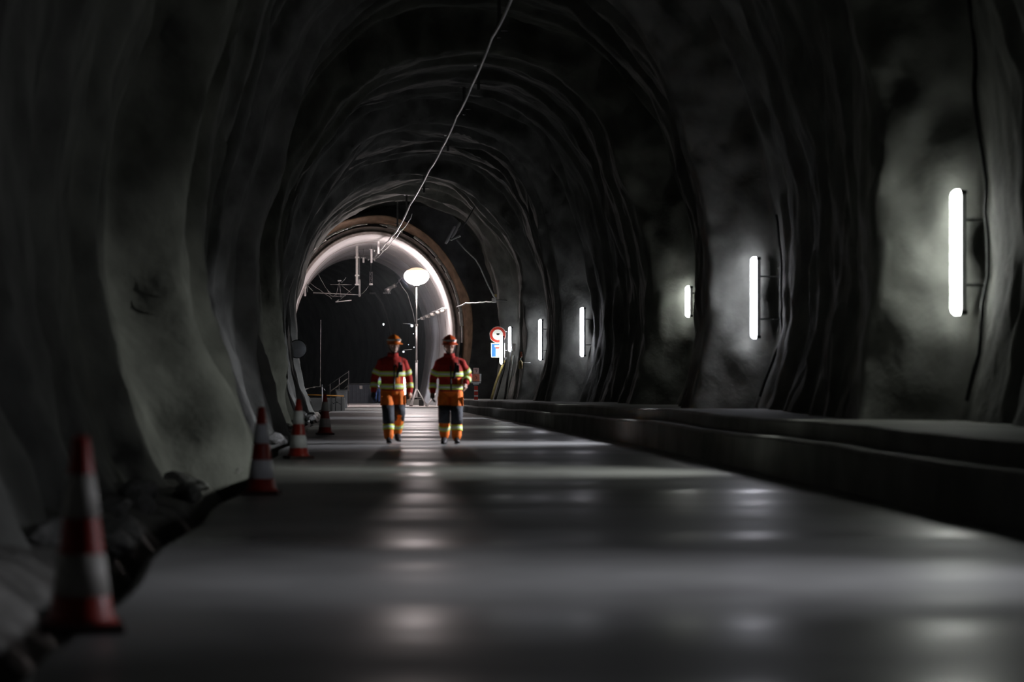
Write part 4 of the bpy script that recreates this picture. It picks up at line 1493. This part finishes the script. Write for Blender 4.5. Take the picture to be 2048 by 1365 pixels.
bm = bmesh.new(); box(bm, (0, -0.06, z + 0.14), (0.24, 0.03, 0.26), bevel=0.008); obj_bm('salmon_panel', bm, M['box_red'], t)
bm = bmesh.new(); tube(bm, [(-0.03, -0.078, z + 0.19), (0.02, -0.078, z + 0.17), (0.02, -0.078, z + 0.12), (-0.02, -0.078, z + 0.09)], 0.008, 5); obj_bm('dark_mark', bm, M['darkcloth'], t)
z += 0.28
bm = bmesh.new(); box(bm, (0.0, 0, z + 0.10), (0.19, 0.10, 0.20), bevel=0.02); obj_bm('top_box', bm, mat('pink_white', (0.72, 0.50, 0.46), 0.5, var=0.1), t)
bm = bmesh.new(); tube(bm, [(-0.05, -0.055, z + 0.14), (0.03, -0.055, z + 0.14), (0.0, -0.055, z + 0.05)], 0.009, 5); obj_bm('dark_mark', bm, M['darkcloth'], t)

# round grey disc on the left wall
p = W(595.5, 698.5, 80.0)
t = thing('convex_mirror', 'round grey disc with dark rim standing out from the left rock wall', 'mirror', p, 0.1)
R = 18.5 * 80 / F
bm = bmesh.new()
n = 36
rings = []
for k, (f, y_) in enumerate(((0.0, -0.022), (0.35, -0.020), (0.7, -0.013), (0.95, 0.0))):
    if f == 0:
        rings.append([bm.verts.new((0, y_, 0))])
    else:
        rings.append([bm.verts.new((R * f * math.cos(2 * PI * j / n), y_, R * f * math.sin(2 * PI * j / n))) for j in range(n)])
for j in range(n):
    bm.faces.new((rings[0][0], rings[1][j], rings[1][(j + 1) % n]))
for r0, r1 in zip(rings[1:-1], rings[2:]):
    for j in range(n):
        bm.faces.new((r0[j], r0[(j + 1) % n], r1[(j + 1) % n], r1[j]))
obj_bm('face', bm, M['mirror'], t, True)
bm = bmesh.new(); tube(bm, [(R * 0.97 * math.cos(2 * PI * j / n), 0.01, R * 0.97 * math.sin(2 * PI * j / n)) for j in range(n + 1)], 0.018, 6)
obj_bm('rim', bm, M['black'], t, True)
bm = bmesh.new(); disc(bm, R * 0.95, 0.01, 0.03); obj_bm('back', bm, M['darksteel'], t)
h = rock_hit(p + V(0, 0.1, 0), (-1, 0.15, 0))
q = (h - p) if h is not None else V(-0.5, 0.2, 0)
tube_obj('wall_arm', [(0, 0.03, 0), (0, 0.1, 0), tuple(q)], 0.025, M['darksteel'], t, 6)

# ------------------------------------------------------------------ left side before the mouth
# low concrete block
Y = 86.0
x0, x1 = W(598, 0, Y).x, W(690, 0, Y).x
h0 = W(0, 796.5, Y).z
bm = bmesh.new()
box(bm, ((x0 + x1) / 2, Y + 0.35, h0 / 2 - 0.02), (x1 - x0, 0.7, h0 + 0.04), bevel=0.06)
o = obj_bm('concrete_block', bm, M['ledge'])
tag(o, 'low pale concrete block behind the most distant cone', 'block')
# trestle barrier with orange board
Yb = 85.3
p = W(645, 818, Yb)
t = thing('trestle_barrier', 'orange board barrier on thin black trestle legs before the concrete block', 'barrier', (p.x, Yb, 0))
a, b = W(600, 789.5, Yb), W(688, 792.5, Yb)
tube_obj('board', [(a.x - p.x, 0, a.z), (b.x - p.x, 0, b.z)], 0.026, M['barrier'], t, 6)
for px in (660.5, 663.5, 671, 682.5):
    q = W(px, 0, Yb).x - p.x
    tube_obj('leg', [(q, -0.02, 0.0), (q, -0.01, W(0, 793, Yb).z - 0.02)], 0.016, M['black'], t, 5)
q0, q1, q2 = [W(x, 0, Yb).x - p.x for x in (663.5, 671, 682.5)]
tube_obj('brace', [(q0, -0.02, 0.32), ((q0 + q1) / 2, -0.02, 0.26), (q1, -0.02, 0.32)], 0.014, M['black'], t, 5)
tube_obj('brace', [(q1, -0.02, 0.36), (q2, -0.02, 0.22)], 0.012, M['black'], t, 5)
tube_obj('brace', [(q1, -0.02, 0.30), (q2 - 0.05, -0.02, 0.30)], 0.012, M['black'], t, 5)
q = W(608, 0, Yb).x - p.x
tube_obj('leg', [(q, 0.0, 0.0), (q, 0.0, W(0, 790, Yb).z)], 0.014, M['black'], t, 5)
# white stake and tape
p = W(645, 812, 84.6)
t = thing('stake', 'thin white stake rising behind the most distant cone', 'stake', (p.x, 84.6, 0))
H = W(0, 770, 84.6).z
tube_obj('rod', [(0, 0, 0), (-0.02, 0, H)], 0.022, M['paint'], t, 6)
bm = bmesh.new(); lathe(bm, [(0.12, 0), (0.11, 0.04), (0.03, 0.06)], 12); obj_bm('foot', bm, M['rubber'], t)
bm = bmesh.new(); box(bm, (-0.02, 0, H - 0.05), (0.05, 0.05, 0.08), bevel=0.01); obj_bm('cap', bm, M['darksteel'], t)
tube_obj('hook', [(-0.02, 0, H * 0.82), (0.05, -0.02, H * 0.86), (0.09, -0.02, H * 0.78)], 0.010, M['steel'], t, 5)
P_ = [W(590, 784, 84.6), W(605, 780, 84.6), W(620, 776, 84.6), W(632, 774, 84.6), W(645, 772.5, 84.6)]
o = tube_obj('site_tape', sagged(P_, 0.01, 3), [(0.02, 0.006)] * 13, M['tape'], n=6)
tag(o, 'thin pale site tape stretched from the rock to the white stake', 'tape')

# stair rail, dark cabinet and slate container further in
t = thing('stair_rail', 'thin steel stair rail rising diagonally behind the concrete block', 'railing', W(660, 790, 96.2))
o0 = W(660, 790, 96.2)
tube_obj('handrail', [W(660, 784, 96.2) - o0, W(695, 758, 96.2) - o0, W(697, 758, 96.2) - o0], 0.020, M['steel'], t, 6)
tube_obj('handrail', [W(656, 772, 96.2) - o0, W(697, 744, 96.2) - o0], 0.012, M['darksteel'], t, 6)
for px, y0, y1 in ((697, 742, 812), (660, 768, 812), (678, 757, 812)):
    tube_obj('baluster', [W(px, y0, 96.2) - o0, W(px, y1, 96.2) - o0], 0.014, M['darksteel'], t, 5)
tube_obj('bracket', [W(688, 778, 96.2) - o0, W(696, 772, 96.2) - o0, W(697, 782, 96.2) - o0], 0.022, M['steel'], t, 6)
p = W(683, 0, 95.0)
t = thing('cabinet', 'dark grey cabinet behind the concrete block end', 'cabinet', (p.x, 95.0, 0))
hc = W(0, 781, 95.0).z
bm = bmesh.new(); box(bm, (0, 0, hc / 2), (0.45, 0.5, hc), bevel=0.02); obj_bm('case', bm, M['bulk'], t)
bm = bmesh.new(); box(bm, (0, -0.26, hc / 2), (0.36, 0.02, hc * 0.8), bevel=0.006); obj_bm('door', bm, M['bulk'], t)
bm = bmesh.new(); box(bm, (0, 0, hc + 0.01), (0.50, 0.55, 0.03)); obj_bm('lid', bm, M['darksteel'], t)
Yc = 115.0
x0, x1 = W(694, 0, Yc).x, W(750, 0, Yc).x
t = thing('container', 'slate blue ribbed container inside the tunnel beside the distant worker', 'container', ((x0 + x1) / 2, Yc, 0.03))
hc = W(0, 770, Yc).z - 0.03
w_ = x1 - x0
bm = bmesh.new(); box(bm, (0, 0.4, hc / 2), (w_, 0.8, hc), bevel=0.02); obj_bm('case', bm, M['container'], t)
for k in range(7):
    bm = bmesh.new(); box(bm, (-w_ / 2 + 0.1 + k * (w_ - 0.2) / 6, -0.01, hc / 2), (0.05, 0.04, hc * 0.9), bevel=0.008); obj_bm('rib', bm, M['container'], t)
bm = bmesh.new(); box(bm, (0.0, -0.045, hc - 0.12), (0.14, 0.02, 0.16), bevel=0.004); obj_bm('plate', bm, M['membrane'], t)
tube_obj('top_rail', [(-w_ / 2, 0, hc + 0.04), (w_ / 2, 0, hc + 0.04)], 0.025, M['darksteel'], t, 6)
# tall thin rod in the dark
p = W(641, 771, 100.0)
o = tube_obj('thin_rod', [W(640.5, 775, 100.0), W(641, 700, 100.0), W(641.5, 640, 100.0)], 0.012, M['darksteel'])
o2 = tag(o, 'tall thin vertical rod in the dark tunnel opening', 'rod')

# plinth under the lining wall right of the tripod, strut leaning on it
x0, x1 = W(814, 0, 105.0).x, W(842, 0, 105.0).x
bm = bmesh.new(); box(bm, ((x0 + x1) / 2, 105.4, 0.15), (x1 - x0, 0.8, 0.26), bevel=0.02)
o = obj_bm('plinth', bm, M['ledge']); tag(o, 'low grey concrete plinth at the foot of the balloon mast', 'plinth')
o = tube_obj('leaning_strut', [W(871, 788, 99.2), W(853, 815, 98.6)], 0.035, M['paint']); tag(o, 'white strut leaning against the lit lining wall', 'strut')

# upright tube lamp on the floor inside the mouth
a, b = W(809, 748, 112.0), W(809, 790, 112.0)
tl = wall_lamp('upright tube lamp inside the mouth, seen beside the left walker\'s arm', a.x, 112.0, b.z, a.z, VIO, 30.0, w=0.15, face=0, group='tube lamps along the rock wall', brackets=False)
tube_obj('stand', [(0, 0.05, 0.0), (0, 0.05, -b.z + 0.04)], 0.02, M['darksteel'], tl, 6)
bm = bmesh.new(); lathe(bm, [(0.18, -b.z + 0.03), (0.17, -b.z + 0.06), (0.03, -b.z + 0.08)], 14); obj_bm('foot', bm, M['darksteel'], tl)

# cable trays on the far right wall and small festoon bulbs
o = tube_obj('cable_tray', [W(740, 587, 118.5), W(750, 587, 119.5), W(758, 597, 121), (W(766, 610, 122.5)), W(774, 630, 124), W(780, 652, 125), W(783, 672, 126)], 0.045, M['steel'])
tag(o, 'pale curved cable tray on the far tunnel wall', 'cable tray')
o = tube_obj('cable_tray', [W(797, 560, 112), W(805, 575, 112), W(815, 588, 112), W(820, 605, 112), W(826, 625, 112), W(830, 645, 112)], 0.02, M['steel'])
tag(o, 'thin conduit curving down the lining behind the balloon mast', 'conduit')
p = W(783, 577, 111.0)
t = thing('loudspeaker', 'grey horn loudspeaker on the lining left of the balloon', 'loudspeaker', p)
bm = bmesh.new(); tube(bm, [(-0.22, -0.12, -0.15), (-0.05, 0, 0.02), (0.10, 0.05, 0.10)], [(0.14, 0.17), (0.08, 0.09), (0.06, 0.06)], 14); obj_bm('horn', bm, M['steel'], t, True)
bm = bmesh.new(); tube(bm, [(0.08, 0.05, 0.09), (0.2, 0.08, 0.16)], 0.09, 12); obj_bm('driver', bm, M['steel'], t, True)
tube_obj('bracket', [(0.15, 0.06, 0.12), (0.5, 0.1, 0.5)], 0.02, M['darksteel'], t, 6)
bm = bmesh.new(); box(bm, (-0.2, 0, -0.22), (0.35, 0.05, 0.03)); obj_bm('bar', bm, M['darksteel'], t)
for k, (px, py, d_, r, st_, lab) in enumerate(((767, 649, 120, .035, 160, 'tiny white bulb in the dark above the left walker'),
                                               (824, 652, 111, .05, 90, 'small bluish bulb on a thin arm beside the mast'),
                                               (807, 704, 111, .05, 1.6, 'dull round bulb at the left walker\'s shoulder'),
                                               (827, 668, 111, .022, 3, 'pin-prick bulb just left of the mast, upper'),
                                               (828, 695, 111, .025, 3, 'pin-prick bulb just left of the mast, lower'),
                                               (817, 690, 111, .022, 1.2, 'faint pin-prick bulb left of the mast'))):
    p = W(px, py, d_)
    t = thing('bulb', lab, 'bulb', p, 0, 'small bulbs in the far tunnel')
    bm = bmesh.new(); ball(bm, (0, 0, 0), r, 14); obj_bm('globe', bm, emit('bulb_light', (0.85, 0.88, 1.0), st_), t, True)
    bm = bmesh.new(); tube(bm, [(0, 0, r * 0.8), (0, 0, r * 2.2)], r * 0.6, 8); obj_bm('socket', bm, M['black'], t)
    if k in (1, 2):
        sx = -0.42 if k == 1 else 0.4
        tube_obj('arm', [(0, 0, r * 1.6), (sx, 0.02, r * 2.2)], 0.010, M['paint'], t, 5)

# supply cables beside the two nearest lamps
for lab, Yk, a0, a1 in (('dark supply cable curving down the rock beside the nearest lamp', 26.1, 32, -22),
                        ('dark supply cable curving down the rock beside the second lamp', 40.15, 14, -22)):
    o = wall_cable(lab, Yk, a0, a1, 0.022, M['black'])
    tag(o, lab, 'cable')

# ------------------------------------------------------------------ thin dust haze hanging in the lined tunnel
hm = bpy.data.materials.new('dust_haze')
hm.use_nodes = True
hn = hm.node_tree
hn.nodes.remove(hn.nodes['Principled BSDF'])
vs_ = hn.nodes.new('ShaderNodeVolumeScatter')
vs_.inputs['Color'].default_value = (0.80, 0.92, 1.0, 1)
vs_.inputs['Density'].default_value = 0.0028
vs_.inputs['Anisotropy'].default_value = 0.2
hn.links.new(vs_.outputs[0], hn.nodes['Material Output'].inputs['Volume'])
bm = bmesh.new()
box(bm, (-1.6, 107.6, 3.7), (9.6, 18.4, 7.3))
hz = obj_bm('haze', bm, hm)
hz['kind'] = 'stuff'
tag(hz, 'faint dust haze glowing around the balloon light in the lined tunnel', 'haze')
